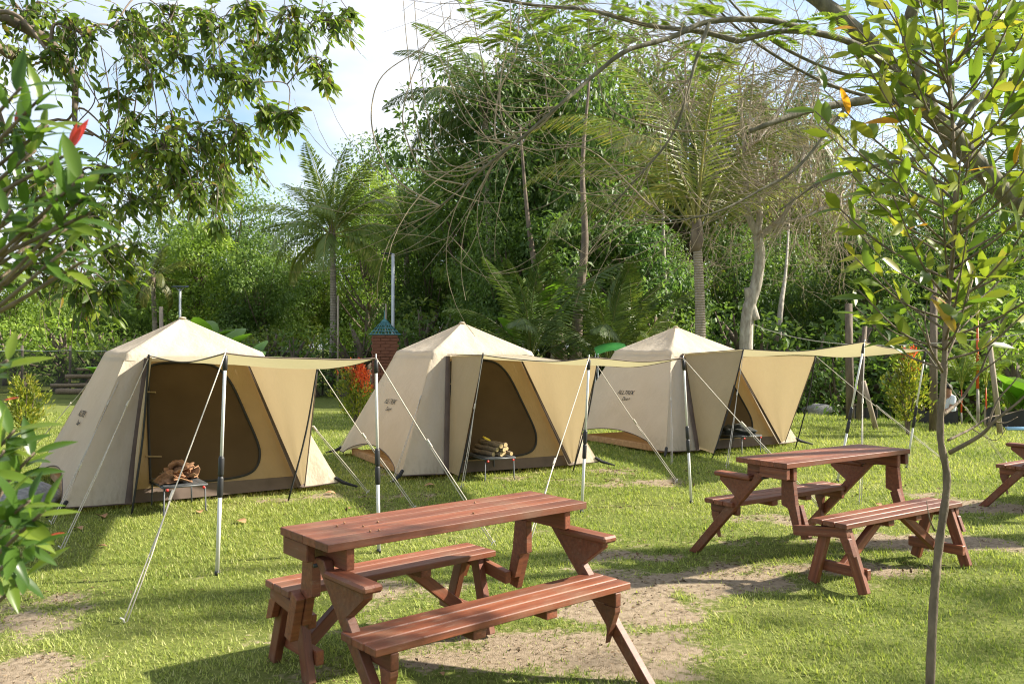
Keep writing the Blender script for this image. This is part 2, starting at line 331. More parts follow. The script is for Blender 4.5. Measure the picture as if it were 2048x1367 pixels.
def build_ground():
    a = np.concatenate([[-400, -200, -90, -45, -25, -16], np.arange(-11, 11.01, 0.11), [13, 16, 19, 22, 27, 45, 90, 200, 400]])
    b = np.concatenate([[-60, -30, -12, -4, 0], np.arange(2, 13.01, 0.10), np.arange(13.3, 24, 0.4), [26, 28, 30, 33, 36, 40, 48, 70, 120, 250, 600]])
    X, Y = np.meshgrid(a, b); Z = gh(X, Y); D = dirt(X.ravel(), Y.ravel()) * (np.abs(X.ravel()) < 12)
    V = np.stack([X, Y, Z], -1).reshape(-1, 3); nx, ny = len(a), len(b)
    i = np.arange(nx * ny).reshape(ny, nx)
    F = np.stack([i[:-1, :-1], i[:-1, 1:], i[1:, 1:], i[1:, :-1]], -1).reshape(-1, 4)
    o = link('ground', np_mesh('ground', V, F, True, {'dirt': D}), M['ground'])
    props(o, kind='structure', label='sunlit lawn with bare sandy patches around the tables', cat='ground')
build_ground()

def blades(name, x, y, L, W, mat, label, cat, tint, lean=(0.5, 1.3), z0=None):
    N = len(x); z = gh(x, y) if z0 is None else z0
    th = rng.uniform(0, 2 * np.pi, N); le = rng.uniform(lean[0], lean[1], N)
    dx, dy = np.cos(th) * np.sin(le), np.sin(th) * np.sin(le); dz = np.cos(le)
    px_, py_ = -np.sin(th), np.cos(th)
    c = np.stack([x, y, z - 0.004], -1); s = np.stack([px_, py_, np.zeros(N)], -1) * (W / 2)[:, None]
    tip = c + np.stack([dx, dy, dz], -1) * L[:, None]
    V = np.stack([c - s, c + s, tip], 1).reshape(-1, 3); F = np.arange(3 * N).reshape(N, 3)
    o = link(name, np_mesh(name, V, F, False, {'tint': np.repeat(tint, 3)}), mat)
    props(o, label, cat, kind='stuff'); return o
def lawn_grass():
    xs, ys, ls = [], [], []
    ed = [2.6, 4, 5, 6, 7, 8.5, 10, 12, 14.5, 17.5, 21]
    for y0, y1 in zip(ed[:-1], ed[1:]):
        ym = (y0 + y1) / 2; hw = 0.66 * ym + 1.2; den = 6200 * (min(1, 5.0 / ym)) ** 1.75
        n = int(den * (y1 - y0) * 2 * hw)
        x = rng.uniform(-hw, hw, n); y = rng.uniform(y0, y1, n)
        xs.append(x); ys.append(y); ls.append(np.full(n, (max(ym, 5.0) / 5.0) ** 0.62))
    nt = 420; ty = 3 + 12 * rng.random(nt) ** 1.2; tx = rng.uniform(-1, 1, nt) * (.62 * ty + .8)        # ranker tufts and broad weeds
    nb = 34; ntuft = nt * nb; xs.append(np.repeat(tx, nb) + rng.normal(size=ntuft) * .035); ys.append(np.repeat(ty, nb) + rng.normal(size=ntuft) * .035); ls.append(np.repeat(rng.uniform(1.2, 2.0, nt), nb))
    x, y, k = map(np.concatenate, (xs, ys, ls))
    d = dirt(x, y); cl = vnoise(x, y, 3.2, 9) * 0.6 + vnoise(x, y, 9, 10) * 0.4
    keep = rng.random(len(x)) < np.clip(1.12 - 1.75 * d, 0.06, 1) * (0.45 + 0.55 * sstep(0.25, 0.6, cl))
    keep &= drop(x, y) < 0.05
    x, y, k, d, cl = x[keep], y[keep], k[keep], d[keep], cl[keep]; N = len(x)
    big = vnoise(x, y, 0.7, 11)
    L = (0.015 + 0.018 * rng.random(N) + 0.020 * cl) * k * (1 - 0.35 * d); W = (0.0055 + 0.0045 * rng.random(N)) * k
    t = np.clip(0.04 + 0.72 * rng.random(N) + 0.5 * (big - 0.5) + 0.25 * d - 0.15 * (cl - .5) + (rng.random(N) > .93) * .35, 0, 1)
    blades('lawn_grass', x, y, L, W, M['grass'], 'short broad bladed lawn grass between the tents and tables', 'grass', t, (0.35, 1.35))
lawn_grass()
def rice_field():
    n = 60000; x = rng.uniform(3.5, 26, n); y = rng.uniform(15, 45, n)
    kp = (drop(x, y) > 0.35); x, y = x[kp], y[kp]; N = len(x)
    L = rng.uniform(0.30, 0.62, N); W = rng.uniform(0.018, 0.035, N)
    blades('rice_grass', x, y, L, W, M['rice'], 'tall bright green rice grass in the lower field beyond the lawn', 'rice', rng.random(N), (0.05, 0.5))
rice_field()

# ------------------------------------------------------------------ tents
def sheet(name, fn, nu, nv, mat, parent, smooth=True):
    V = [fn(i / nu, j / nv) for j in range(nv + 1) for i in range(nu + 1)]
    F = [(j * (nu + 1) + i, j * (nu + 1) + i + 1, (j + 1) * (nu + 1) + i + 1, (j + 1) * (nu + 1) + i) for j in range(nv) for i in range(nu)]
    return link(name, py_mesh(name, V, F, smooth), mat, parent)
def lerp(a, b, t): return Vector(a) * (1 - t) + Vector(b) * t
TE, TB, THE, THP = 0.735, 1.41, 1.54, 1.955
def make_tent(C, a, FPL, FPR, footL, footR, P1, P2, label, group, seed, flip_text=False):
    root = empty('tent', (C[0], C[1], 0), a, label, 'tent', group)
    inv = (Matrix.Translation((C[0], C[1], 0)) @ Matrix.Rotation(a, 4, 'Z')).inverted()
    P1, P2 = inv @ P1, inv @ P2; FPL, FPR = Vector(FPL), Vector(FPR)
    r = random.Random(seed); ph = r.uniform(0, 6)
    e, b, he, hp = TE, TB, THE, THP
    # roof: pyramid with a soft shoulder
    def roof_at(t, s):
        q = (t * 4) % 4; k = int(q); f = q - k
        cs = [(-1, -1), (1, -1), (1, 1), (-1, 1)]; c0, c1 = cs[k], cs[(k + 1) % 4]
        x, y = c0[0] + (c1[0] - c0[0]) * f, c0[1] + (c1[1] - c0[1]) * f
        side = math.sin(math.pi * f)
        sag = 0.035 * math.sin(math.pi * min(s, 1)) * side + 0.012 * s * side
        z = hp - (hp - he) * s ** 0.97 if s <= 1 else he - (s - 1) * 0.95
        ee = e * min(s, 1) + (0.040 * (s - 1) / 0.09 if s > 1 else 0)
        wr = 0.007 * math.sin(34 * t * 2 * math.pi * .5 + ph + 3 * s) * s * side
        return Vector((x * ee * (1 - 0.012 * side * s), y * ee * (1 - 0.012 * side * s), z - sag + wr))
    S = [0.015, 0.12, 0.25, 0.4, 0.55, 0.7, 0.82, 0.92, 1.0, 1.035, 1.09]; NT = 96
    V = [roof_at(i / NT, s) for s in S for i in range(NT)] + [Vector((0, 0, hp))]
    F = [(j * NT + i, (j + 1) * NT + i, (j + 1) * NT + (i + 1) % NT, j * NT + (i + 1) % NT) for j in range(len(S) - 1) for i in range(NT)]
    F += [(len(V) - 1, i, (i + 1) % NT) for i in range(NT)]
    rf = link('roof', py_mesh('roof', V, F, True), M['canvas'], root)
    g = Geo(); g.tube([(0, 0, hp - 0.012), (0, 0, hp + 0.004), (0, 0, hp + 0.008)], [0.05, 0.035, 0.012], 10); g.obj('peak_cap', M['canvas'], rf, True)
    # walls
    def wall(p00, p10, p01, p11, arch, bulge=0.02):
        nrm = (Vector(p10) - Vector(p00)).cross(Vector(p01) - Vector(p00)).normalized()
        def fn(u, v):
            h = 1 - arch * max(0, math.sin(math.pi * min(1, max(0, (u - 0.08) / 0.84)))) ** 0.6 if arch else 1
            q = lerp(lerp(p00, p10, u), lerp(p01, p11, u), v * h)
            w = 0.006 * math.sin(9 * u + 5 * v + ph) + bulge * math.sin(math.pi * u) * math.sin(math.pi * v)
            return q - nrm * w
        return fn
    zb, ze, eo, et = 0.045, he - 0.055, e + 0.02, e + 0.022
    c = {k: (Vector((sx * eo, sy * eo, ze)), Vector((sx * b, sy * b, zb))) for k, (sx, sy) in {'fl': (-1, -1), 'fr': (1, -1), 'bl': (-1, 1), 'br': (1, 1)}.items()}
    wl_ = sheet('side_wall', wall(c['bl'][0], c['fl'][0], c['bl'][1], c['fl'][1], 0.15), 26, 18, M['canvas'], root)
    sheet('side_wall', wall(c['fr'][0], c['br'][0], c['fr'][1], c['br'][1], 0.15), 26, 18, M['canvas'], root)
    sheet('back_wall', wall(c['br'][0], c['bl'][0], c['br'][1], c['bl'][1], 0.12), 26, 14, M['canvas'], root)
    xe, xb = 0.52, 0.80
    fpl = sheet('front_panel', wall(c['fl'][0], (-xe, -eo, ze), c['fl'][1], (-xb, -b - .02, zb - .015), 0, 0.012), 10, 18, M['canvas'], root)
    fpr = sheet('front_panel', wall((xe, -eo, ze), c['fr'][0], (xb + .12, -b - .02, zb - .015), c['fr'][1], 0, 0.012), 10, 18, M['canvas'], root)
    # hem piping
    def hem(o, nu, nv):
        vs = o.data.vertices; k = nv * (nu + 1); g = Geo(); g.tube([vs[k + i].co for i in range(nu + 1)], 0.007, 5); g.obj('hem', M['brown_trim'], o)
    hem(wl_, 26, 18); hem(fpl, 10, 18); hem(fpr, 10, 18)
    # brown zip flaps beside the opening
    for s, o in ((-1, fpl), (1, fpr)):
        x1 = xe; x2 = xb if s < 0 else xb + .12
        sheet('zip_flap', (lambda s, x1, x2: lambda u, v: lerp((s * (x1 - 0.012 + 0.062 * u), -eo - 0.022 - .010 * math.sin(u * 3), ze), (s * (x2 - 0.012 + 0.085 * u), -b - 0.048 - .01 * math.sin(u * 3), zb), v))(s, x1, x2), 3, 10, M['brown_trim'], root)
    # inner tent front; big curved door panel painted dark for the shaded inside behind it
    yi0, yi1 = -0.69, -1.31
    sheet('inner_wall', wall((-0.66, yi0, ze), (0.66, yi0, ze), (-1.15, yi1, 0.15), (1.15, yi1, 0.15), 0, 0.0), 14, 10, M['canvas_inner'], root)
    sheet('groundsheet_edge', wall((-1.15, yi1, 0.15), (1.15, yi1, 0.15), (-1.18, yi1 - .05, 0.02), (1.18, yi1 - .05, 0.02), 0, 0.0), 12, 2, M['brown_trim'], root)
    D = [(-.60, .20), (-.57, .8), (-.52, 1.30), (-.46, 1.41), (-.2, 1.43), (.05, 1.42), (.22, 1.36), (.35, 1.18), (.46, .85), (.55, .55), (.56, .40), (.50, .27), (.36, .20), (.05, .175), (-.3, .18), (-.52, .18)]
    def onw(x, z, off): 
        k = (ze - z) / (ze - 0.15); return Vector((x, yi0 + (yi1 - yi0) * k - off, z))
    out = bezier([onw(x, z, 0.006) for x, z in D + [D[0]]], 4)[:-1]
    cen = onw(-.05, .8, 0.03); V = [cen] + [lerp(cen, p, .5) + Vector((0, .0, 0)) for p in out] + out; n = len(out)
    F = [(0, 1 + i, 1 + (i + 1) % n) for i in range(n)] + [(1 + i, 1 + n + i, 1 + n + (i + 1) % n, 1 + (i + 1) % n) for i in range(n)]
    dr = link('door', py_mesh('door', V, F, True), M['door_inside_shade'], root)
    g = Geo(); g.tube([p + Vector((0, -.006, 0)) for p in out + [out[0]]], 0.0135, 6, False); g.obj('zipper', M['black_webbing'], dr)
    for zt in (1.12, 0.46):
        g = Geo(); p = onw(-.62, zt, 0.03); g.box(Matrix.Translation(p + Vector((.07, 0, 0))) @ Matrix.Rotation(.08, 4, 'Y'), .16, .008, .016, .002); g.obj('toggle', M['canvas_inner'], root)
    # porch gussets and their poles
    fl, fr = Vector(footL), Vector(footR)
    def gus(A0, A1, B0, B1, bl):
        nrm = (Vector(A1) - Vector(A0)).cross(Vector(B0) - Vector(A0)).normalized()
        return lambda u, v: lerp(lerp(A0, B0, u), lerp(A1, B1, u), v) + nrm * (bl * math.sin(math.pi * u) * math.sin(math.pi * v) + .004 * math.sin(14 * u + 4 * v + ph))
    sheet('porch_gusset', gus((-xe + .03, -eo - .03, ze), (-xb, -b - .05, .06), FPL, lerp(fl, FPL, .045), .03), 10, 14, M['gusset'], root)
    g_r = sheet('porch_gusset', gus((xe, -eo - .03, ze), (xb + .14, -b - .05, .06), FPR, lerp((xb + .16, -b - .12, .06), FPR, 0.03), -.03), 12, 14, M['gusset'], root)
    g = Geo(); g.tube([lerp((xe, -eo - .04, ze), (xb + .14, -b - .06, .06), t / 6) for t in range(7)], .007, 5); g.tube([lerp((xb + .16, -b - .12, .06), FPR, t / 6) for t in range(7)], .007, 5); g.obj('gusset_edge', M['brown_trim'], g_r)
    for ft, fp in ((fl, FPL), (fr, FPR)):
        g = Geo(); mid = lerp(ft, fp, .5) + Vector((0.02, -0.02, 0)); g.tube(bezier([ft, mid, fp + Vector((0, 0, .03))], 5), .0105, 6); g.obj('frame_pole', M['black_webbing'], root, True)
    # awning
    E0, E1 = Vector((-xe - .02, -eo - .01, ze + .012)), Vector((xe + .06, -eo - .01, ze + .012))
    FPL2, FPR2 = FPL + Vector((0, 0, .01)), FPR + Vector((0, 0, .01))
    k1 = ((FPL - E0).length) / ((FPL - E0).length + (P1 - FPL).length)
    def aw(u, v):
        if v < k1:
            t = v / k1; q = lerp(lerp(E0, E1, u), lerp(FPL2, FPR2, u), t); sg = 0.05 * math.sin(math.pi * t) * math.sin(math.pi * u)
        else:
            t = (v - k1) / (1 - k1); q = lerp(lerp(FPL2, FPR2, u), lerp(P1, P2, u), t)
            edge = (1 - math.sin(math.pi * u)); sg = 0.055 * math.sin(math.pi * t) + 0.03 * math.sin(math.pi * u) * t
            q = lerp(q, lerp(lerp(FPL2, FPR2, .5), lerp(P1, P2, .5), t), 0.10 * math.sin(math.pi * t) * edge)
        return q - Vector((0, 0, sg + 0.006 * math.sin(8 * u + 11 * v + ph)))
    ao = sheet('awning', aw, 18, 30, M['awning'], root)
    vs = ao.data.vertices; nu, nv = 18, 30
    g = Geo(); g.tube([vs[nv * 19 + i].co for i in range(19)], .006, 5)
    for i0 in (0, 18): g.tube([vs[j * 19 + i0].co for j in range(nv + 1)], .006, 5)
    g.obj('awning_edge', M['brown_trim'], ao)
    # corner feet and straps
    for sx, sy in ((-1, -1), (1, -1), (-1, 1), (1, 1)):
        g = Geo(); g.tube([(sx * (b - .03), sy * (b - .03), .10), (sx * (b + .03), sy * (b + .03), .05), (sx * (b + .16), sy * (b + .16), .004)], [.022, .024, .012], 6); g.obj('corner_foot', M['black_webbing'], root)
        g = Geo(); p = [(sx * e * .985, sy * e * .985, he - .06), (sx * (e + .03), sy * (e + .03), he - .17)]; g.tube(p, .009, 5); g.obj('guy_tab', M['brown_trim'], root)
    # lettering on the left wall
    dn = (c['fl'][1] - c['fl'][0]).lerp(c['bl'][1] - c['bl'][0], .45).normalized(); ac = (c['fl'][0] - c['bl'][0]).normalized(); nn = ac.cross(-dn).normalized()
    for txt, size, du, dv in (('ALLTREK', .105, 0, 0), ('Duo+', .085, .06, .10)):
        cu = bpy.data.curves.new('lettering', 'FONT'); cu.body = txt; cu.size = size; cu.shear = 0.3; cu.align_x = 'CENTER'; cu.extrude = 0.0008
        base = lerp(lerp(c['bl'][0], c['fl'][0], .50), lerp(c['bl'][1], c['fl'][1], .50), .47)
        m = Matrix((ac, -dn, nn)).transposed().to_4x4(); m.translation = base + ac * du + dn * dv + nn * 0.034
        tmp = bpy.data.objects.new('lettering', cu); me = bpy.data.meshes.new_from_object(tmp); bpy.data.objects.remove(tmp); link('lettering', me, M['print'], root, m)
    return root, {'FPL': root_pt(C, a, FPL), 'FPR': root_pt(C, a, FPR), 'fl': root_pt(C, a, (-e - .03, -e - .03, he - .17)), 'bl': root_pt(C, a, (-e - .03, e + .03, he - .17)), 'fr': root_pt(C, a, (e + .03, -e - .03, he - .17))}
def root_pt(C, a, p): return Matrix.Translation((C[0], C[1], 0)) @ Matrix.Rotation(a, 4, 'Z') @ Vector(p)
def platform(C, a, label):
    root = empty('tent_platform', (C[0], C[1], 0), a, label, 'platform', 'timber platforms under the tents')
    for y in np.linspace(-1.1, 1.1, 5): link('beam', cbox_mesh(2.44, .09, .06, .006), M['timber'], root, Matrix.Translation((0, float(y), .015)))
    for y in np.linspace(-1.12, 1.12, 14): link('plank', cbox_mesh(2.40, .145, .02, .003), M['timber'], root, Matrix.Translation((0, float(y) * .98, .056)))
    for x in (-1.24, 1.24): link('side_beam', cbox_mesh(.09, 2.36, .10, .01), M['timber'], root, Matrix.Translation((x, 0, .045)))

TENT = {}
poles = {'L': (G(435, 1142), 1.555, G(758, 1100), 1.53), 'M': (G(1163, 1022), 1.555, G(1382, 1005), 1.545), 'R': (G(1674, 962), 1.62, G(1812, 935), 1.60)}
ptop = {'L': (P(451, 705, 6.09), P(752, 715, 6.72)), 'M': (P(1178, 715, 8.32), P(1367, 717, 8.78)), 'R': (P(1729, 684, 10.15), P(1851, 700, 11.1))}
tents = {'L': ((-3.95, 10.22), .589, (-.70, -1.72, 1.50), (.95, -1.95, 1.38), (-.86, -1.77, -.02), (.66, -1.86, -.02)),
         'M': ((-.715, 12.24), .4635, (-.47, -1.75, 1.50), (1.07, -1.92, 1.36), (-.82, -1.78, -.02), (.80, -1.75, -.02)),
         'R': ((2.81, 14.63), .5235, (-.30, -1.88, 1.555), (1.02, -2.1, 1.46), (-1.0, -1.95, -.02), (.95, -1.75, -.02))}
tlab = {'L': 'beige canvas tent nearest the camera, dried bark on the low table at its door',
        'M': 'beige canvas tent between the other two, cut logs on the low table at its door',
        'R': 'beige canvas tent farthest back, with a dark bundle on the low table at its door'}
nick = {'L': 'first tent from the big leafy shrub', 'M': 'middle tent', 'R': 'rearmost tent'}
for k, (C, a, fpl, fpr, f1, f2) in tents.items():
    TENT[k] = make_tent(C, a, fpl, fpr, f1, f2, ptop[k][0], ptop[k][1], tlab[k], 'canvas tents in a row', ord(k))
    platform(C, a, {'L': 'brown timber platform under the tent nearest the camera', 'M': 'brown timber platform under the middle tent', 'R': 'brown timber platform under the rearmost tent'}[k])

def awning_pole(foot, top, label):
    foot = Vector((foot.x, foot.y, float(gh(foot.x, foot.y)))); root = empty('awning_pole', foot, 0, label, 'tent pole', 'telescopic awning poles')
    t = top - foot; at = lambda k: t * k
    g = Geo(); g.tube([at(.01), at(.45)], .0145, 8); g.obj('lower_tube', M['alu'], root, True)
    g = Geo(); g.tube([at(.45), at(.98)], .0115, 8); g.obj('upper_tube', M['alu'], root, True)
    for a_, b_ in ((.35, .445), (.445, .535)):
        g = Geo(); g.tube([at(a_), at(a_ + .01), at(b_ - .01), at(b_)], [.016, .021, .021, .015], 8); g.obj('clamp', M['black_plastic'], root, True)
    g = Geo(); g.tube([at(.92), at(.925), at(.985), at(.99)], [.012, .018, .018, .01], 8); g.obj('top_sleeve', M['black_plastic'], root, True)
    g = Geo(); g.tube([at(.98), at(1.02)], [.006, .004], 6); g.obj('tip', M['alu'], root, True)
    g = Geo(); g.tube([at(0), at(.02)], .018, 8); g.obj('foot_cap', M['black_plastic'], root, True)
side = ('nearer the leafy shrub', 'nearer the picnic tables')
for k in 'LMR':
    for i in (0, 1):
        awning_pole(poles[k][2 * i], ptop[k][i], {'L': ('silver awning pole standing alone on the grass in front of the nearest tent door', 'silver awning pole of the nearest tent, foot behind the near picnic table'),
            'M': ('silver awning pole of the middle tent, foot hidden behind the near picnic table top', 'silver awning pole of the middle tent beside the far picnic table bench'),
            'R': ('silver awning pole of the rearmost tent rising behind the far picnic table', 'leaning silver awning pole of the rearmost tent beside the thin tree trunk')}[k][i])

def rope(A, B, label, slider=0.42, double=True, sag=0.02):
    B = Vector((B.x, B.y, float(gh(B.x, B.y)) + .01)); root = empty('guy_rope', B, 0, label, 'guy rope', 'white guy ropes')
    A = Vector(A) - B; g = Geo(); s = A * slider
    pts = [A * (1 - t / 8) - Vector((0, 0, sag * math.sin(math.pi * t / 8))) for t in range(9)]
    g.tube(pts, .0045, 5)
    if double: g.tube([A * slider, A * (slider * .5) + Vector((.018, 0, -.005)), Vector((.022, 0, 0))], .004, 5)
    g.obj('line', M['rope'], root, True)
    g = Geo(); q = A * slider; g.tube([q + A.normalized() * .035, q - A.normalized() * .035], .010, 6); g.obj('slider', M['rope'], root)
    g = Geo(); d = Vector((A.x, A.y, 0)).normalized(); g.tube([d * .05 + Vector((0, 0, -.10)), Vector((0, 0, .015)), -d * .025 + Vector((0, 0, .03))], .006, 5); g.obj('peg', M['alu'], root)
tl, tm, tr = TENT['L'][1], TENT['M'][1], TENT['R'][1]
rope(ptop['L'][0], G(248, 1243), 'long white guy rope from the nearest tent awning pole down to the open grass')
rope(tl['fl'], G(103, 1042), 'white guy rope from the nearest tent corner pegged beside the stone', .75)
rope(tl['FPL'], G(122, 1090), 'white guy rope from the nearest tent porch pegged on shaded grass', .72)
rope(tl['bl'], G(70, 890), 'white guy rope behind the nearest tent, beside the yellow green bush', .6)
rope(ptop['L'][1], G(985, 1088), 'white guy rope from the nearest tent awning running behind the near table top', .55)
rope(tl['FPR'], G(828, 1012), 'white guy rope from the nearest tent porch crossing in front of the middle tent', .5)
rope(tl['fr'], G(735, 982), 'white guy rope from the nearest tent corner pegged between the first two tents', .5)
rope(ptop['M'][0], G(1045, 1112), 'white double guy rope of the middle tent seen under the near table top')
rope(tm['fl'], G(783, 962), 'white guy rope from the middle tent corner down its front panel', .7)
rope(tm['FPL'], G(922, 975), 'white guy rope in front of the middle tent door beside the logs', .6)
rope(ptop['M'][1], G(1636, 1012), 'white guy rope from the middle tent awning running behind the far picnic table', .55)
rope(tm['FPR'], G(1352, 963), 'white guy rope crossing the lettering side of the rearmost tent', .5)
rope(tm['bl'], G(670, 905), 'white guy rope behind the middle tent near the red tipped shrub', .6)
rope(ptop['R'][0], G(1718, 1006), 'white guy rope hanging almost upright beside the rearmost tent awning pole', .6)
rope(tr['FPL'], G(1452, 935), 'white guy rope in front of the rearmost tent door', .6)
rope(tr['FPR'], G(1895, 925), 'white guy rope from the rearmost tent porch towards the thin tree', .5)
rope(ptop['R'][1], G(2010, 925), 'white guy rope from the rearmost tent awning behind the thin tree trunk', .5)
rope(tr['fl'], G(1342, 925), 'short white guy rope against the corner of the rearmost tent', .6)

# ------------------------------------------------------------------ picnic tables (+y side: free standing bench, -y side: bench on the slanted legs)
def picnic_table(loc, rz, label, FB=1.28):
    root = empty('picnic_table', (loc[0], loc[1], float(gh(loc[0], loc[1])) + .012), rz, label, 'picnic table', 'reddish brown convertible picnic tables')
    L, W, HT = 1.52, .455, .80
    W_ = M['wood']
    def bar(name, p0, p1, w, t, sd=(1, 0, 0), c=.004):
        m, n = frame(p0, p1, sd); return link(name, cbox_mesh(n, t, w, c), W_, root, m)      # t along side, w across
    r = random.Random(label)
    # top of four boards
    bw = W / 4
    for i in range(4):
        link('plank', cbox_mesh(L - r.uniform(0, .004), bw - .0015, .036, .0025), W_, root, Matrix.Translation((0, -W / 2 + bw * (i + .5) - .0, HT - .018 + r.uniform(-.001, .001))))
    # seats of three slats
    sw = .088
    for y0, nm in ((-.425, 'bench'), (.525, 'bench')):
        for i in range(3):
            link('seat_slat', cbox_mesh((1.47 if y0 < 0 else FB) - r.uniform(0, .008), sw - .001, .034, .004), W_, root, Matrix.Translation((0, y0 + (i - 1) * (sw + .005), .45 - .017)))
    poly = lambda name, pts, x, th: link(name, extr(pts, th), W_, root, Matrix.Translation((x, 0, 0)))
    for s in (-1, 1):
        x = s * .685; FX = lambda v: s * (v + (FB - 1.28) / 2)
        # cross bearer under the top
        bar('bearer', (s * .64, -.205, .715), (s * .64, .205, .715), .095, .042)
        bar('bearer', (s * .73, .215, .722), (s * .73, -.02, .722), .08, .04)
        # slanted leg with the arm bracket
        k = lambda z: -.05 - (.71 - z) * .93
        poly('slanted_leg', [(k(.70) + .055, .70), (k(0) + .042, 0), (k(0) - .042, 0), (k(.50) - .042, .50), (-.43, .605), (-.43, .632), (k(.66) - .03, .632), (k(.70) - .03, .70)], x, .043)
        bar('arm_rest', (x, k(.66) - .035, .652), (x, -.47, .652), .034, .095, c=.010)
        g = Geo(); g.tube([(x - .022 * 1.4, -.02, .665), (x + .022 * 1.4, -.02, .665)], .009, 8); g.obj('bolt', M['black_plastic'], root, True)
        # bench bracket and strut on the slanted leg
        bar('seat_bearer', (x - s * .043, -.56, .38), (x - s * .043, k(.38) + .06, .38), .07, .04)
        poly('strut', [(-.555, .345), (-.555, .32), (k(.18) + .055, .15), (k(.18) + .045, .215), (-.475, .345)], x - s * .043, .04)
        # post carrying the top on the other side
        poly('post', [(.10, .666), (.20, .666), (.22, .50), (.26, .335), (.20, .335), (.155, .47), (.10, .49)], s * .64, .042)
        poly('post_foot', [(.165, .47), (.225, .50), (.30, .275), (.235, .26)], s * (.684 if FB < 1.3 else .596), .042)
        bar('link_arm', (FX(.596), .225, .335), (FX(.596), .645, .392), .068, .043)
        # splayed legs of the free bench
        for y0, y1 in ((.46, .345), (.59, .735)):
            bar('bench_leg', (FX(.552), y0, .414), (FX(.552), y1, .0), .072, .043)
        poly('leg_block', [(.575, .38), (.66, .35), (.70, .24), (.635, .26)], FX(.596), .04)
        bar('stretcher', (FX(.508), .32, .12), (FX(.508), .74, .12), .07, .042)
        bar('brace', (FX(.486), .525, .12), (s * .14, .525, .40), .065, .045, (0, 1, 0))
        bar('seat_cleat', (s * .17, .41, .395), (s * .17, .64, .395), .045, .07)
        bar('seat_cleat', (s * .21, -.55, .395), (s * .21, -.31, .395), .045, .07)
    return root
def extr(pts, th):
    n = len(pts); a = sum(pts[i][0] * pts[(i + 1) % n][1] - pts[(i + 1) % n][0] * pts[i][1] for i in range(n))
    if a < 0: pts = pts[::-1]
    bm = bmesh.new(); vs = [bm.verts.new((-th / 2, y, z)) for y, z in pts]; f = bm.faces.new(vs[::-1])
    ex = bmesh.ops.extrude_face_region(bm, geom=[f]); bmesh.ops.translate(bm, vec=(th, 0, 0), verts=[v for v in ex['geom'] if isinstance(v, bmesh.types.BMVert)])
    bmesh.ops.recalc_face_normals(bm, faces=bm.faces); bmesh.ops.bevel(bm, geom=list(bm.edges), offset=.003, segments=1, affect='EDGES')
    me = bpy.data.meshes.new('board'); bm.to_mesh(me); bm.free(); return me
TA = ((-.33, 4.205), .70); TBL = ((2.40, 6.52), .60 + math.pi); TC = ((5.72, 8.44), .62 + math.pi)
picnic_table(*TA, 'reddish brown picnic table with two benches, nearest the camera, crumbs on its top')
picnic_table(*TBL, 'reddish brown picnic table with two benches behind the thin tree trunk', 1.44)
picnic_table(*TC, 'reddish brown picnic table cut off by the picture edge, only one end showing', 1.44)
# crumbs on the near table
for i, (u, v) in enumerate([(-.56, .06), (-.50, .10), (-.47, -.02), (-.50, -.13), (-.46, -.14), (-.37, .02), (.28, .12), (.1, -.1)]):
    p = root_pt(TA[0], TA[1], (u, v, .8 + float(gh(*TA[0])) + .012)); g = Geo(); g.tube([(-.006, 0, .004), (0, 0, .006), (.006, .001, .004)], [.002, .0055, .002], 6)
    o = g.obj('seed_crumb', M['bark_dry'], None, True); o.location = p; o.rotation_euler = (0, 0, i * 1.3)
    props(o, 'tiny brown seed crumb lying on the near picnic table top', 'seed', 'seed crumbs on the near table')

# ------------------------------------------------------------------ low camp tables and what lies on them
def camp_table(k, u, v, label):
    C, a = tents[k][0], tents[k][1]; p = root_pt(C, a, (u, v, 0)); z = float(gh(p.x, p.y))
    root = empty('camp_table', (p.x, p.y, z), a, label, 'camp table', 'low folding camp tables at the tent doors'); h = .29
    for i in range(6): link('slat', cbox_mesh(.066, .60, .008, .001), M['camp_metal'], root, Matrix.Translation((-.17 + i * .068, 0, h - .004)))
    g = Geo()
    for q in (((-.205, -.30), (.205, -.30)), ((.205, -.30), (.205, .30)), ((.205, .30), (-.205, .30)), ((-.205, .30), (-.205, -.30))): g.tube([(*q[0], h - .018), (*q[1], h - .018)], .010, 6)
    g.obj('rim', M['camp_metal'], root, True)
    for sx in (-1, 1):
        for sy in (-1, 1):
            g = Geo(); g.tube([(sx * .19, sy * .28, h - .02), (sx * .195, sy * .285, .03), (sx * .205, sy * .30, .006)], .008, 6); g.obj('leg', M['camp_metal'], root, True)
    for sx in (-1, 1):
        g = Geo(); g.tube([(sx * .17, -.308, h - .04), (sx * .17, -.318, h - .04)], .014, 8); g.obj('knob', M['red_plastic'], root, True)
    return p + Vector((0, 0, z + h + .001)), a
p, a = camp_table('L', -.42, -1.72, 'low dark folding table under dried bark at the nearest tent door')
R2 = Matrix.Rotation(a, 4, 'Z')
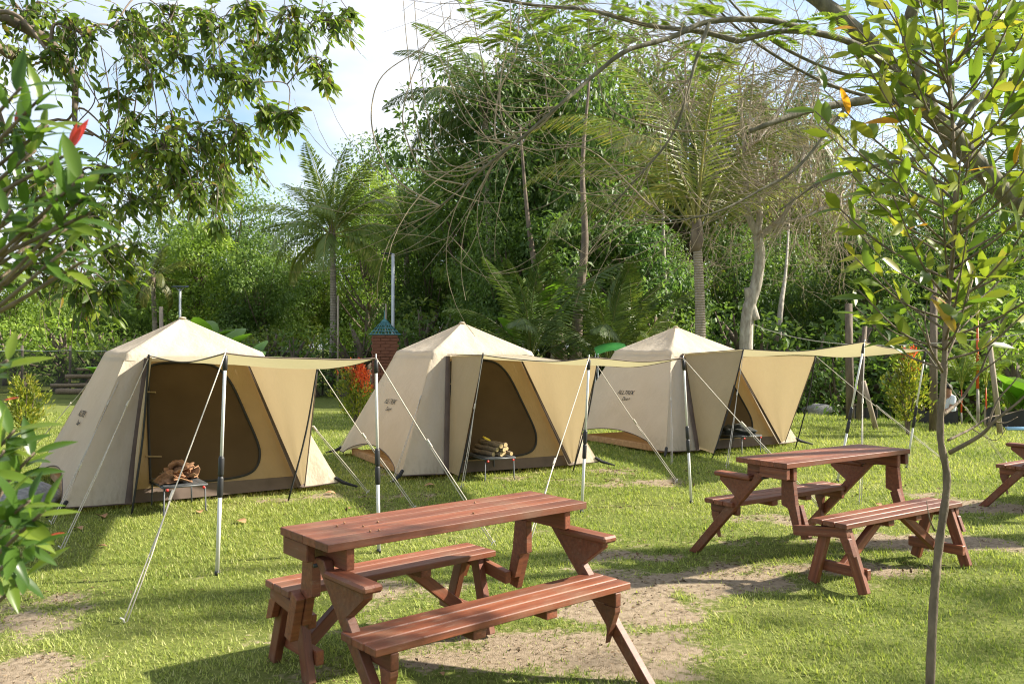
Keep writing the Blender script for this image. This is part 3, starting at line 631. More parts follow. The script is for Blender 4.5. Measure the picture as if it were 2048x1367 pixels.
def curl(name, ang, length, rad, mat, pos, rot, label, cat, group, wob=0.25):
    V = []; nu, nv = 10, 6
    for j in range(nv + 1):
        for i in range(nu + 1):
            t = ang * (i / nu - .5); rr = rad * (1 + wob * math.sin(3 * j / nv + i * .6))
            V.append((rr * math.sin(t), length * (j / nv - .5) * (1 + .15 * math.sin(i)), rad - rr * math.cos(t)))
    for k in range(len(V)): pass
    n = len(V); th = .004; V2 = V + [(x * .93, y, z + th) for x, y, z in V]
    q = lambda i, j: j * (nu + 1) + i
    F = []
    for j in range(nv):
        for i in range(nu):
            f = (q(i, j), q(i + 1, j), q(i + 1, j + 1), q(i, j + 1)); F.append(f[::-1]); F.append(tuple(t + n for t in f))
    for i in range(nu): F.append((q(i, 0), q(i + 1, 0), n + q(i + 1, 0), n + q(i, 0))); F.append((q(i, nv), n + q(i, nv), n + q(i + 1, nv), q(i + 1, nv)))
    for j in range(nv): F.append((q(0, j), n + q(0, j), n + q(0, j + 1), q(0, j + 1))); F.append((q(nu, j), q(nu, j + 1), n + q(nu, j + 1), n + q(nu, j)))
    o = link(name, py_mesh(name, V2, F, True), mat); o.location = pos; o.rotation_euler = rot
    return props(o, label, cat, group)
for i in range(22):
    u, v = rnd.uniform(-.15, .18), rnd.uniform(-.26, .22); q = p + R2 @ Vector((u, v, .01 + .12 * rnd.random() * (1 - (u / .25) ** 2)))
    curl('bark_piece', rnd.uniform(1.6, 3.4), rnd.uniform(.11, .20), rnd.uniform(.035, .07), M['bark_dry'], q, (rnd.uniform(-.5, .5), rnd.uniform(-.6, .6), rnd.uniform(0, 6.28)),
         'curled dry brown bark piece on the low table of the nearest tent', 'bark', 'dry bark on the low table')
for i in range(14):
    g = Geo(); n_ = 5; l_ = rnd.uniform(.16, .26); pts = [(l_ * (t / n_ - .5), rnd.uniform(-.006, .006), rnd.uniform(-.004, .006)) for t in range(n_ + 1)]
    g.tube(pts, [rnd.uniform(.006, .011)] * (n_ + 1), 6); o = g.obj('stick', M['log_wood'], None, True)
    o.location = p + R2 @ Vector((rnd.uniform(-.14, -.02), rnd.uniform(-.05, .22), .012 + .012 * (i % 7))); o.rotation_euler = (0, rnd.uniform(-.15, .15), a + rnd.uniform(.9, 2.2))
    props(o, 'thin dry stick heaped beside the bark on the nearest tent table', 'stick', 'sticks on the low table')
p, a = camp_table('M', -.32, -1.62, 'low dark folding table under cut logs at the middle tent door'); R2 = Matrix.Rotation(a, 4, 'Z')
def log(pos, rot, rad, length, label, group):
    root = empty('log', pos, 0, label, 'log', group); root.rotation_euler = rot
    g = Geo(); n_ = 6; g.tube([(0, length * (t / n_ - .5), .004 * math.sin(t * 2 + rad * 900)) for t in range(n_ + 1)], [rad * (1 + .06 * math.sin(t * 1.7 + rad * 700)) for t in range(n_ + 1)], 9); g.obj('bark', M['log_wood'], root, True)
    for s in (-1, 1): g = Geo(); g.tube([(0, s * (length / 2 - .002), .004 * math.sin((0 if s < 0 else 12) + rad * 900)), (0, s * (length / 2 + .002), .004 * math.sin((0 if s < 0 else 12) + rad * 900))], rad * .86, 9); g.obj('cut_end', M['log_end'], root)
row = [(-.09, .03), (-.02, .03), (.05, .03), (.12, .03), (-.055, .085), (.015, .085), (.085, .085), (-.01, .135), (.05, .135)]
for i, (u, z) in enumerate(row):
    log(p + R2 @ Vector((u, -.03 + rnd.uniform(-.03, .03), z)), (rnd.uniform(-.04, .04), 0, a + rnd.uniform(-.10, .10) + .15), .029 + rnd.uniform(-.004, .004), .46 + rnd.uniform(-.05, .05),
        f"short cut log, {('first', 'second', 'third', 'fourth')[i if i < 4 else (i - 4 if i < 7 else i - 7)]} from the door flap in the {'bottom' if i < 4 else ('middle' if i < 7 else 'top')} row of the stack", 'cut logs on the low table')
g = Geo(); g.box(Matrix.Translation(p + R2 @ Vector((-.02, .05, .19))) @ Matrix.Rotation(.5, 4, 'Y') @ Matrix.Rotation(a, 4, 'Z'), .09, .07, .02, .004)
props(g.obj('paper_packet', M['yellow_paper']), 'small yellow packet lying on top of the cut logs', 'packet')
p, a = camp_table('R', -.15, -1.60, 'low dark folding table under a dark bundle at the rearmost tent door'); R2 = Matrix.Rotation(a, 4, 'Z')
bm = bmesh.new(); bmesh.ops.create_icosphere(bm, subdivisions=4, radius=1)
for v_ in bm.verts:
    d_ = v_.co.copy(); n_ = noise.noise(d_ * 2.3) * .35 + noise.noise(d_ * 6) * .16
    v_.co = Vector((d_.x * .20 * (1 + n_), d_.y * .28 * (1 + n_), max(-.02, d_.z * .11 * (1 + n_ * 1.3)) + .02))
me = bpy.data.meshes.new('cloth_bundle'); bm.to_mesh(me); bm.free(); me.polygons.foreach_set('use_smooth', np.ones(len(me.polygons), dtype=bool))
o = link('cloth_bundle', me, M['dark_cloth']); o.location = p; o.rotation_euler = (0, 0, a); props(o, 'crumpled dark cloth bundle on the low table of the rearmost tent', 'bundle')

# ------------------------------------------------------------------ fallen leaves, stones on the lawn
def dry_leaf(px, py, s, label):
    q = G(px, py); z = float(gh(q.x, q.y)); V = []; n_ = 6
    for j in range(n_ + 1):
        t = j / n_; w = .30 * math.sin(math.pi * t ** .8) + .01; h = .22 * math.sin(math.pi * t) + .05 * t
        V += [(-w, t - .5, h * .5 + .14 * w), (0, t - .5, h * .35), (w, t - .5, h * .6 + .22 * w)]
    F = [(3 * j + i, 3 * j + i + 1, 3 * j + i + 4, 3 * j + i + 3) for j in range(n_) for i in (0, 1)]
    o = link('fallen_leaf', py_mesh('fallen_leaf', [Vector(v) * s for v in V], F, True), M['dry_leaf']); o.location = (q.x, q.y, z + .012); o.rotation_euler = (0, 0, rnd.uniform(0, 6.3))
    props(o, label, 'leaf', 'dry leaves fallen on the lawn')
for px, py, s, lab in [(205, 1030, .17, 'curled dry brown leaf on the grass below the nearest tent front panel'), (158, 1054, .14, 'flat dry tan leaf beside the guy rope peg on shaded grass'), (400, 1019, .11, 'dry brown leaf on the grass behind the bark table leg'),
    (482, 1038, .14, 'dry brown leaf on sunlit grass just behind the lone awning pole'), (660, 983, .13, 'dry leaf lying between the first two tents'), (205, 1085, .09, 'small dark dry leaf on the sunlit grass edge'), (860, 968, .14, 'dry leaf in front of the middle tent panel'),
    (884, 1338, .05, 'small yellowish leaf on grass below the near bench'), (700, 1010, .07, 'small dry leaf on the bare patch behind the near table'), (1755, 1010, .10, 'dry leaf on the bare soil beside the far table')]: dry_leaf(px, py, s, lab)
def stone(name, loc, s, label, seed):
    bm = bmesh.new(); bmesh.ops.create_icosphere(bm, subdivisions=3, radius=1); off = Vector((seed * 3.1, seed, 0))
    for v_ in bm.verts: v_.co *= 1 + .35 * noise.noise(v_.co * 1.3 + off) + .10 * noise.noise(v_.co * 4 + off)
    me = bpy.data.meshes.new(name); bm.to_mesh(me); bm.free(); me.polygons.foreach_set('use_smooth', np.ones(len(me.polygons), dtype=bool))
    o = link(name, me, M['stone']); o.location = loc; o.scale = s; props(o, label, 'stone', 'loose stones')
q = G(40, 1012); stone('boulder', (q.x - .1, q.y + .15, .05), (.42, .30, .16), 'grey boulder on the grass beside the nearest tent', 1)
q = G(1622, 822); stone('stone', (q.x, q.y, .02), (.22, .2, .14), 'grey stone at the lawn edge, smaller of two by the rice field', 2)
q = G(1640, 824); stone('stone', (q.x, q.y, .03), (.28, .22, .18), 'grey stone at the lawn edge, larger of two by the rice field', 3)

# ------------------------------------------------------------------ vegetation helpers
def unit(a): return a / np.maximum(np.linalg.norm(a, axis=1, keepdims=True), 1e-9)
def leaf_cloud(Pn, Dn, Nn, L, W, fold=0.18, droop=0.0):
    """kite shaped folded leaves: base, two middle points, tip"""
    S = unit(np.cross(Dn, Nn)); Nn = unit(np.cross(S, Dn)); N = len(Pn)
    mid = Pn + Dn * (L * 0.48)[:, None]
    a = mid + S * (W / 2)[:, None] + Nn * (W * fold)[:, None]; b = mid - S * (W / 2)[:, None] + Nn * (W * fold)[:, None]
    tip = Pn + Dn * L[:, None]; tip[:, 2] -= droop * L
    V = np.stack([Pn, a, tip, b], 1).reshape(-1, 3); i = np.arange(N) * 4
    F = np.concatenate([np.stack([i, i + 1, i + 2], 1), np.stack([i, i + 2, i + 3], 1)])
    return V, F
def rand_dirs(n): return unit(rng.normal(size=(n, 3)))
def tree_proto(seed, h=10.0, cr=2.8, base=1.6, nc=46, per=260, ls=0.19, top_round=1.0, clump=0.85):
    global rng
    rng = np.random.default_rng(seed); r = random.Random(seed)
    C = []
    while len(C) < nc:
        d = rand_dirs(1)[0]; rad = rng.random() ** 0.42
        z = base + (h - base) * (0.5 + 0.5 * d[2] * rad)
        t = (z - base) / (h - base); w = cr * (math.sin(math.pi * min(1, max(0.02, t * .86 + .10))) ** 0.6)
        C.append((d[0] * rad * w, d[1] * rad * w, z))
    C = np.array(C); R = clump * (0.65 + 0.6 * rng.random(nc)) * cr / 2.8
    Pn, Nn = [], []
    for c, rc in zip(C, R):
        n = int(per * (rc / clump) ** 1.6); d = rand_dirs(n); q = rc * (0.35 + 0.65 * rng.random(n) ** 0.5)
        p = c + d * q[:, None] * np.array([1.15, 1.15, 0.72]); Pn.append(p); Nn.append(d)
    Pn = np.concatenate(Pn); Nn = np.concatenate(Nn); n = len(Pn)
    Dn = unit(Nn * 0.6 + rand_dirs(n) * 0.9 + np.array([0, 0, -0.45])); up = unit(Nn * .7 + rand_dirs(n) * 0.5 + np.array([0, 0, 0.7]))
    L = ls * (0.7 + 0.6 * rng.random(n)); V, F = leaf_cloud(Pn, Dn, up, L, L * (0.40 + .15 * rng.random(n)), droop=.15)
    cl = np.concatenate([np.full(int(per * (rc / clump) ** 1.6), rng.random()) for rc in R])
    tint = np.clip(0.55 * rng.random(n) + 0.45 * cl, 0, 1)
    crown = np_mesh('crown', V, F, False, {'tint': np.repeat(tint, 4)}); crown.materials.append(M['leaf_far'])
    g = Geo(); sway = lambda t: Vector((.25 * math.sin(2.1 * t + seed), .25 * math.cos(1.7 * t + seed), 0))
    tr = [Vector((0, 0, -.1)) + sway(0)] + [Vector((0, 0, h * .8 * t)) + sway(t * 2) for t in (.06, .15, .3, .45, .6, .75, 1)]
    g.tube(tr, [.26, .2, .17, .145, .12, .10, .07, .03], 8)
    for c in C[:26]:
        c = Vector(c); z0 = max(.8, min(h * .72, c.z * (.45 + .3 * r.random()) - .2)); a = Vector((0, 0, z0)) + sway(z0 / (h * .8) * 2)
        m_ = lerp(a, c, .5) + Vector((0, 0, -.15)); g.tube(bezier([a, m_, c], 3), [.07, .06, .055, .045, .035, .02, .012], 5)
    trunk = g.mesh('trunk', True); trunk.materials.append(M['trunk'])
    return trunk, crown
PROTO = {'round': tree_proto(11), 'tall': tree_proto(23, cr=2.3, base=2.2, nc=52, ls=.17), 'airy': tree_proto(31, cr=3.2, base=3.0, nc=42, per=250, ls=.15, clump=.95),
         'full': tree_proto(47, cr=3.3, base=.9, nc=62, per=250, ls=.20, clump=.95), 'big_leaf': tree_proto(59, cr=2.7, base=1.0, nc=44, per=150, ls=.30)}
BUSH = {'bush': tree_proto(71, h=2.4, cr=1.3, base=.12, nc=26, per=150, ls=.15, clump=.85), 'bush_fine': tree_proto(83, h=2.4, cr=1.15, base=.1, nc=26, per=170, ls=.11, clump=.8)}
def put_tree(name, proto, px, Y, top, wide, col, label, rot, group, cat='tree', unit_h=10.0, dz=0.0):
    tr, cw = proto; x = (px - 1024) / FPX * Y; z0 = float(gh(x, Y)) + dz; h = EYE + (HZ - top) * Y / FPX - z0; s = h / unit_h
    root = empty(name, (x, Y, z0), rot, label, cat, group); root.scale = (s * wide, s * wide, s)
    link('trunk', tr, None, root); c = link('crown', cw, None, root); c.color = (*col, 1)
    return root
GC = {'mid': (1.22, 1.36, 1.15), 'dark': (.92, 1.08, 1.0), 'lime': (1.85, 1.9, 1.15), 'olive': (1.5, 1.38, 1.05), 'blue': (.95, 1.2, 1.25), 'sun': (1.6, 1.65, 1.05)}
TREES = [ # px, distance, top row, kind, width, colour, label
    (20, 36, 520, 'round', 1.2, 'lime', 'bright green tree beyond the net fence at the picture edge behind the leafy shrub'),
    (130, 40, 545, 'full', 1.2, 'sun', 'bright green tree beyond the net fence above the stacked logs'),
    (235, 38, 590, 'full', 1.3, 'mid', 'low green tree beyond the fence behind the nearest tent left eave'),
    (330, 44, 440, 'full', 1.25, 'mid', 'rounded green tree behind the small solar lamp post'),
    (392, 38, 430, 'round', 1.15, 'lime', 'yellow green topped tree just behind the peak of the nearest tent'),
    (470, 46, 350, 'airy', 1.2, 'mid', 'airy green tree rising behind the tip of the hanging branch'),
    (520, 37, 470, 'full', 1.05, 'mid', 'dense green tree standing behind the banana plants'),
    (585, 42, 500, 'full', 1.15, 'olive', 'olive green tree just behind the slim coconut palm, on its shrub side'),
    (700, 44, 470, 'full', 1.1, 'mid', 'green tree between the slim coconut palm and the tall lamp post'),
    (745, 40, 335, 'airy', 1.0, 'lime', 'light feathery tree rising behind the tall lamp post'),
    (790, 48, 262, 'airy', 1.05, 'mid', 'high feathery tree whose top meets the open sky'),
    (850, 33, 430, 'full', 0.95, 'mid', 'bushy tree behind the tall lamp post and middle tent roof'),
    (905, 36, 235, 'tall', 1.15, 'dark', 'tall dark tree forming the left flank of the high grove'),
    (985, 30, 40, 'tall', 1.05, 'mid', 'tallest broad tree, its crown edge against the white sky'),
    (1085, 28, 20, 'full', 0.78, 'dark', 'tall dark tree standing behind the peak of the middle tent'),
    (1180, 32, -60, 'tall', 1.0, 'mid', 'tall tree in the middle of the grove behind the arching twigs'),
    (1010, 26, 400, 'full', 0.95, 'mid', 'mid height dense tree directly behind the middle tent peak'),
    (1130, 25, 360, 'big_leaf', 1.0, 'dark', 'broad leaved dark tree beside the pale grove trunk'),
    (1240, 26, 380, 'big_leaf', 0.95, 'blue', 'broad leaved bluish tree between the two rear tent peaks'),
    (1300, 34, 90, 'tall', 1.0, 'olive', 'tall olive tree behind the ringed palm trunk'),
    (1330, 28, 470, 'full', 0.9, 'dark', 'dark low tree just behind the rearmost tent peak'),
    (1460, 30, 455, 'full', 0.95, 'dark', 'dark dense tree between ringed palm and pale forked trunk'),
    (1560, 31, 470, 'full', 0.95, 'dark', 'dark dense tree under the bare twigs right of the forked trunk'),
    (1640, 36, 420, 'full', 0.9, 'olive', 'olive tree with bare looking top beside the white sky gap'),
    (1740, 29, 430, 'round', 1.0, 'dark', 'dark tree behind the young leafy sapling crown, lower one'),
    (1800, 40, 300, 'full', 1.0, 'mid', 'green tree high behind the young sapling crown'),
    (1910, 31, 360, 'full', 0.95, 'dark', 'dark tree behind the red stemmed palm'),
    (2020, 34, 330, 'round', 1.05, 'mid', 'green tree at the picture edge behind the red stemmed palm'),
    (1390, 34, 30, 'tall', 1.0, 'olive', 'tall olive tree high behind the ringed palm crown'),
    (1590, 40, 190, 'airy', .9, 'olive', 'thin tall tree high behind the pale forked trunk'),
    (1490, 46, 330, 'airy', 0.9, 'sun', 'thin light tree showing through the tangle of bare twigs'),
    (1700, 52, 380, 'airy', 1.0, 'lime', 'distant pale tree in the sky gap beside the sapling'),
]
kk = {'round': .3, 'tall': 1.1, 'airy': 2.2, 'full': .7, 'big_leaf': 1.9}
for i, (px, Y, top, kd, wd, cl, lab) in enumerate(TREES):
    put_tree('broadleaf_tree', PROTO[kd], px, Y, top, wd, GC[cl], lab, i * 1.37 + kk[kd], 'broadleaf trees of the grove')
# closed wood far behind, one mass
def far_wood():
    Pn, Nn, T = [], [], []
    for i in range(150):
        Y = rng.uniform(52, 66); x = rng.uniform(-.8, .8) * Y; px = 1024 + x / Y * FPX
        top = np.interp(px, [-400, 200, 420, 560, 700, 900, 1300, 1500, 1700, 2100, 2500], [3.6, 4.5, 7.5, 6.5, 7.0, 10, 10.5, 6.5, 5.8, 8, 9]) * Y / 58 * rng.uniform(.8, 1.02)
        z = rng.uniform(0.2, 1) ** .7 * top; n = 520; d = rand_dirs(n)
        Pn.append(np.array([x, Y, z]) + d * (1.7 * (0.4 + .6 * rng.random(n) ** .5))[:, None]); Nn.append(d); T.append(np.full(n, rng.random() * .5))
    Pn, Nn, T = map(np.concatenate, (Pn, Nn, T)); n = len(Pn); k = Pn[:, 2] > -.2; Pn, Nn, T = Pn[k], Nn[k], T[k]; n = len(Pn)
    L = .42 * (.7 + .6 * rng.random(n)); V, F = leaf_cloud(Pn, unit(Nn + rand_dirs(n)), unit(Nn + rand_dirs(n) * .5), L, L * .5)
    o = link('distant_wood', np_mesh('distant_wood', V, F, False, {'tint': np.repeat(T + .5 * rng.random(n), 4)}), M['leaf_far']); o.color = (1.0, 1.05, 1.0, 1)
    props(o, 'distant green wood closing off the view behind the grove', 'wood', kind='stuff')
far_wood()
BUSHES = [(40, 33, 640, 'bush', 1.3, 'lime', 'bright leafy bush behind the net fence at the picture edge'), (110, 31, 628, 'bush', 1.2, 'lime', 'sunlit leafy bush behind the net fence near the fence post'), (190, 32, 640, 'bush', 1.2, 'sun', 'leafy bush behind the net fence beside the nearest tent wall'), (262, 30, 650, 'bush_fine', 1.2, 'lime', 'bush peeping above the left roof slope of the nearest tent'),
    (440, 31, 640, 'bush_fine', 1.2, 'mid', 'bush behind the banana leaves'), (545, 29, 640, 'bush_fine', 1.1, 'olive', 'brownish bush with hanging vines beside the slim coconut palm'), (610, 28, 655, 'bush', 1.2, 'mid', 'bush at the foot of the slim coconut palm'), (700, 28, 625, 'bush_fine', 1.1, 'sun', 'yellowish bush between slim palm and brick pillar'),
    (850, 27, 610, 'bush_fine', 1.1, 'mid', 'bush behind the left roof slope of the middle tent'), (880, 28, 585, 'bush', 1.2, 'olive', 'bush rising above the middle tent roof'), (1000, 24, 620, 'bush', 1.1, 'dark', 'dark bush behind the middle tent ridge'), (1210, 25, 640, 'bush', 1.2, 'dark', 'dark bush between the two rear tents'),
    (1330, 25, 590, 'bush_fine', 1.2, 'mid', 'bush at the foot of the ringed palm'), (1450, 24, 600, 'bush', 1.2, 'dark', 'dark bush between ringed palm and forked trunk'), (1540, 23, 625, 'bush', 1.1, 'mid', 'glossy bush beside the forked trunk'), (1610, 23, 640, 'bush', 1.2, 'dark', 'dark bush under the washing line'),
    (1650, 22, 700, 'bush', .9, 'mid', 'bush seen below the rearmost tent awning'), (1720, 24, 600, 'bush', 1.2, 'dark', 'dark bush behind the rearmost awning pole'), (1800, 25, 620, 'bush', 1.2, 'dark', 'dark bush behind the orange tipped shrub'), (1900, 23, 600, 'bush', 1.3, 'mid', 'bush behind the person in the white shirt'), (1990, 24, 560, 'bush', 1.3, 'sun', 'sunlit bush at the picture edge by the blue pipes'), (2050, 21, 640, 'bush', 1.1, 'lime', 'lime bush cut by the picture edge')]
for i, (px, Y, top, kd, wd, cl, lab) in enumerate(BUSHES):
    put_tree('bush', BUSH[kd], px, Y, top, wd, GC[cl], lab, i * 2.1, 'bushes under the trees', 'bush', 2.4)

# bare grove trunks seen between the crowns
def trunk_only(name, pts, rad, mat, label, cat='tree'):
    b = Vector(pts[0]); root = empty(name, b, 0, label, cat); g = Geo(); q = bezier([Vector(p) - b for p in pts], 4)
    g.tube(q, [rad[0] + (rad[1] - rad[0]) * i / (len(q) - 1) for i in range(len(q))], 9); g.obj('trunk', mat, root, True); return root, g
trunk_only('grove_trunk', [P(1148, 770, 23), P(1152, 690, 23), P(1158, 600, 23), P(1170, 480, 23), P(1165, 330, 23.5), P(1180, 150, 24)], (.20, .03), M['trunk'], 'pale brown trunk standing behind the middle tent awning')
trunk_only('grove_trunk', [P(1128, 770, 24), P(1118, 680, 24), P(1090, 600, 24), P(1072, 540, 24), P(1055, 430, 24.3), P(1040, 250, 24.5)], (.19, .03), M['trunk'], 'leaning dark trunk behind the middle tent roof')
trunk_only('grove_trunk', [P(1335, 760, 26), P(1332, 660, 26), P(1328, 540, 26), P(1325, 400, 26), P(1320, 240, 26)], (.12, .02), M['trunk_pale'], 'thin pale trunk just behind the ringed palm')
trunk_only('grove_trunk', [P(1558, 770, 25), P(1556, 690, 25), P(1562, 610, 25), P(1572, 540, 25.5), P(1580, 420, 27)], (.13, .02), M['trunk_pale'], 'short pale trunk right of the forked trunk')

# palms ------------------------------------------------------------
def frond_mesh(seed, L=3.2, droop=1.0, leaf=0.72, n=64, dry=0.0, lw=.058):
    r = np.random.default_rng(seed); t = np.linspace(0, 1, 16)
    # rachis in the local xz plane, starts along +x
    ang = 0.15 - droop * 1.5 * t ** 1.5; dx = np.cos(ang); dz = np.sin(ang); x = np.concatenate([[0], np.cumsum((dx[:-1] + dx[1:]) / 2)]) / 15 * L; z = np.concatenate([[0], np.cumsum((dz[:-1] + dz[1:]) / 2)]) / 15 * L
    Pn, Dn, Nn, LL, WW = [], [], [], [], []
    for s in (-1, 1):
        tt = np.linspace(0.16, 0.995, n); px_ = np.interp(tt, t, x); pz_ = np.interp(tt, t, z); a = np.interp(tt, t, ang)
        fwd = np.stack([np.cos(a), 0 * a, np.sin(a)], 1); up = np.stack([-np.sin(a), 0 * a, np.cos(a)], 1); sd = np.array([0, s, 0])
        d = unit(fwd * (0.45 + 0.5 * tt)[:, None] + sd * 0.85 + up * (-.15 - 0.25 * droop) + r.normal(size=(n, 3)) * 0.07 + np.array([0, 0, -.32 * droop]))
        l = leaf * np.sin(np.pi * np.clip(tt * .88 + .1, 0, 1)) ** .6 * (0.85 + .3 * r.random(n))
        Pn.append(np.stack([px_, 0 * px_, pz_], 1)); Dn.append(d); Nn.append(up + sd * .2); LL.append(l); WW.append(np.full(n, lw * L / 3.2))
    Pn, Dn, Nn, LL, WW = map(np.concatenate, (Pn, Dn, Nn, LL, WW))
    V1, F1 = leaf_cloud(Pn, Dn, Nn, LL * .55, WW * 1.0, .1); V2, F2 = leaf_cloud(Pn + Dn * (LL * .40)[:, None], unit(Dn + np.array([0, 0, -.45])), Nn, LL * .6, WW * .9, .1)
    T = np.repeat(np.clip(.5 * r.random(len(Pn)) + dry, 0, 1), 4)
    V = np.concatenate([V1, V2]); F = np.concatenate([F1, F2 + len(V1)]); T = np.concatenate([T, np.clip(T + .12, 0, 1)])
    # rachis as triangular tube
    R = []; FR = []; o0 = len(V); rr = np.linspace(.028, .006, 16) * L / 3.2
    for i in range(16): R += [(x[i], rr[i], z[i]), (x[i], -rr[i], z[i]), (x[i], 0, z[i] - rr[i] * 1.4)]
    for i in range(15):
        for k in range(3):
            a_, b_ = o0 + 3 * i + k, o0 + 3 * i + (k + 1) % 3; FR += [(a_, b_, b_ + 3), (a_, b_ + 3, a_ + 3)]
    V = np.concatenate([V, np.array(R)]); F = np.concatenate([F, np.array(FR)]); T = np.concatenate([T, np.full(48, .8)])
    me = np_mesh('frond', V, F, False, {'tint': T}); me.materials.append(M['frond']); return me
FR = [frond_mesh(1, droop=.55, lw=.04), frond_mesh(2, droop=.85, lw=.04), frond_mesh(3, droop=1.15, lw=.042), frond_mesh(4, droop=1.35, dry=.25), frond_mesh(5, droop=.8, leaf=.62, n=56, lw=.026, dry=.2), frond_mesh(6, droop=1.2, leaf=.62, n=56, lw=.026, dry=.3)]
def palm(name, base, top, rad, fronds, label, col=(1, 1, 1), group='palms', seed=0, scale=1.0, ring=True, bulge=True):
    """fronds: list of (azimuth deg, elevation deg, length factor, mesh index)"""
    base = Vector(base); root = empty(name, base, 0, label, 'palm', group); t = Vector(top) - base
    r = random.Random(seed); g = Geo(); q = bezier([Vector((0, 0, 0)), t * .5 + Vector((.05, 0, 0)), t], 8)
    g.tube(q, [rad * (1.25 if i == 0 else 1 - .25 * i / (len(q) - 1)) for i in range(len(q))], 10); g.obj('trunk', M['palm_trunk'], root, True)
    if bulge:
        g = Geo(); g.tube([t - Vector((0, 0, .35 * scale)), t - Vector((0, 0, .1)), t + Vector((0, 0, .25 * scale)), t + Vector((0, 0, .5 * scale))], [rad * .8, rad * 1.15, rad * .95, rad * .3], 9); g.obj('crown_shaft', M['trunk'] if ring else M['red_stem'], root, True)
    for az, el, lf, k in fronds:
        m = Matrix.Translation(t + Vector((0, 0, .1 * scale))) @ Matrix.Rotation(math.radians(az), 4, 'Z') @ Matrix.Rotation(-math.radians(el), 4, 'Y') @ Matrix.Rotation(math.radians(r.uniform(-25, 25)), 4, 'X') @ Matrix.Scale(lf * scale, 4)
        o = link('frond', FR[k], None, root, m); j = r.uniform(.85, 1.25); o.color = (col[0] * j, col[1] * j, col[2] * j, 1)
def frset(seed, n, lf=1.0, lo=-25, hi=75):
    r = random.Random(seed); out = []
    for i in range(n):
        el = lo + (hi - lo) * (i / max(1, n - 1)); out.append((i * 137.5 + r.uniform(-15, 15), el, lf * r.uniform(.85, 1.12), 0 if el > 50 else (1 if el > 20 else (2 if el > -5 else 3))))
    return out
PC = (2.2, 2.0, 1.6)
palm('coconut_palm', P(664, 775, 30), P(664, 476, 30), .13, frset(1, 24, 1.0, -12, 80), 'slim coconut palm standing against the sky between the first two tents', PC, seed=1)
palm('coconut_palm', P(812, 765, 34), P(812, 470, 34), .14, frset(2, 15, .9, -5), 'coconut palm behind the tall lamp post, only its crown showing', PC, seed=2)
big = [(178, 48, 1.40, 5), (172, 66, 1.55, 5), (190, 28, 1.2, 5), (205, 76, 1.5, 4), (20, 78, 1.45, 4), (80, 72, 1.4, 4), (100, 45, 1.2, 5), (350, 62, 1.4, 5), (5, 38, 1.25, 5), (270, 66, 1.35, 4), (130, 60, 1.4, 4), (45, 55, 1.3, 5), (235, 52, 1.25, 5)]
palm('coconut_palm', P(1398, 800, 19), P(1394, 470, 19), .13, big, 'tall ringed coconut palm rising behind the rearmost tent', (1.7, 1.5, 1.3), seed=3, scale=1.05)
palm('coconut_palm', P(985, 770, 27), P(968, 215, 27), .14, [(180, 20, 1.1, 1), (170, -5, 1.1, 2), (190, 50, 1.1, 1), (160, 70, 1.2, 1), (175, -25, 1.0, 2), (30, 45, 1, 1), (90, 40, 1, 1), (270, 30, 1.05, 1), (220, 15, 1, 2), (330, 60, 1.1, 1), (120, 10, 1, 2)], 'coconut palm hidden in the grove, its fronds sticking out into the white sky', (1.5, 1.45, 1.5), seed=4)
palm('coconut_palm', P(1560, 770, 33), P(1550, 300, 33), .14, frset(5, 15, 1.1, 0), 'coconut palm behind the tangle of bare twigs', (.9, .95, .85), seed=5)
palm('coconut_palm', P(2080, 780, 24), P(2075, 390, 24), .14, frset(6, 14, 1.0, 0), 'palm at the picture edge beyond the sapling crown', (1.2, 1.2, 1), seed=6)
palm('coconut_palm', P(310, 770, 36), P(305, 560, 36), .12, frset(7, 12, .7, -25, 60), 'small dull palm near the solar lamp post', (1.2, 1.0, .7), seed=7)
for i, (px, py, Y, n, lf, lab) in enumerate([(1060, 730, 21, 11, .95, 'low fan of palm fronds growing from the ground behind the middle tent'), (1215, 735, 20.5, 12, .85, 'low palm clump between the two rear tents'), (1270, 730, 22, 9, .8, 'low greyish palm clump beside the rearmost tent roof')]):
    palm('low_palm', P(px, py + 40, Y), P(px, py, Y), .06, frset(20 + i, n, lf, 25, 82), lab, (.95, 1.0, .85) if i < 2 else (1.3, 1.2, 1.0), 'low palms', seed=30 + i, bulge=False)
# red stemmed palm
q = G(1955, 849); z = -.02
def red_palm():
    root = empty('red_palm', (q.x, q.y, float(gh(q.x, q.y))), 0, 'slender palm with a glossy red stem beside the person', 'palm')
    h = P(0, 640, q.y).z
    for dx, dy, hh, r_ in ((0, 0, h, .028), (-.28, .1, h * .34, .015), (.20, .05, h * .36, .016)):
        g = Geo(); g.tube([(dx, dy, 0), (dx * 1.02, dy, hh * .35)], [r_ * 1.1, r_], 8); g.obj('stem', M['trunk_pale'], root, True)
        g = Geo(); g.tube([(dx * 1.02, dy, hh * .35), (dx, dy, hh * .7), (dx, dy, hh)], [r_, r_ * .95, r_ * .7], 8); g.obj('crown_shaft', M['red_stem'], root, True)
        for k in range(7 if hh < h else 6):
            m = Matrix.Translation((dx, dy, hh)) @ Matrix.Rotation(k * 2.4, 4, 'Z') @ Matrix.Rotation(-math.radians(82 - 9 * (k % 4)), 4, 'Y') @ Matrix.Scale(.36 if hh < h else .42, 4)
            o = link('frond', FR[k % 3], None, root, m); o.color = (2.3, 2.2, 1.1, 1)
red_palm()

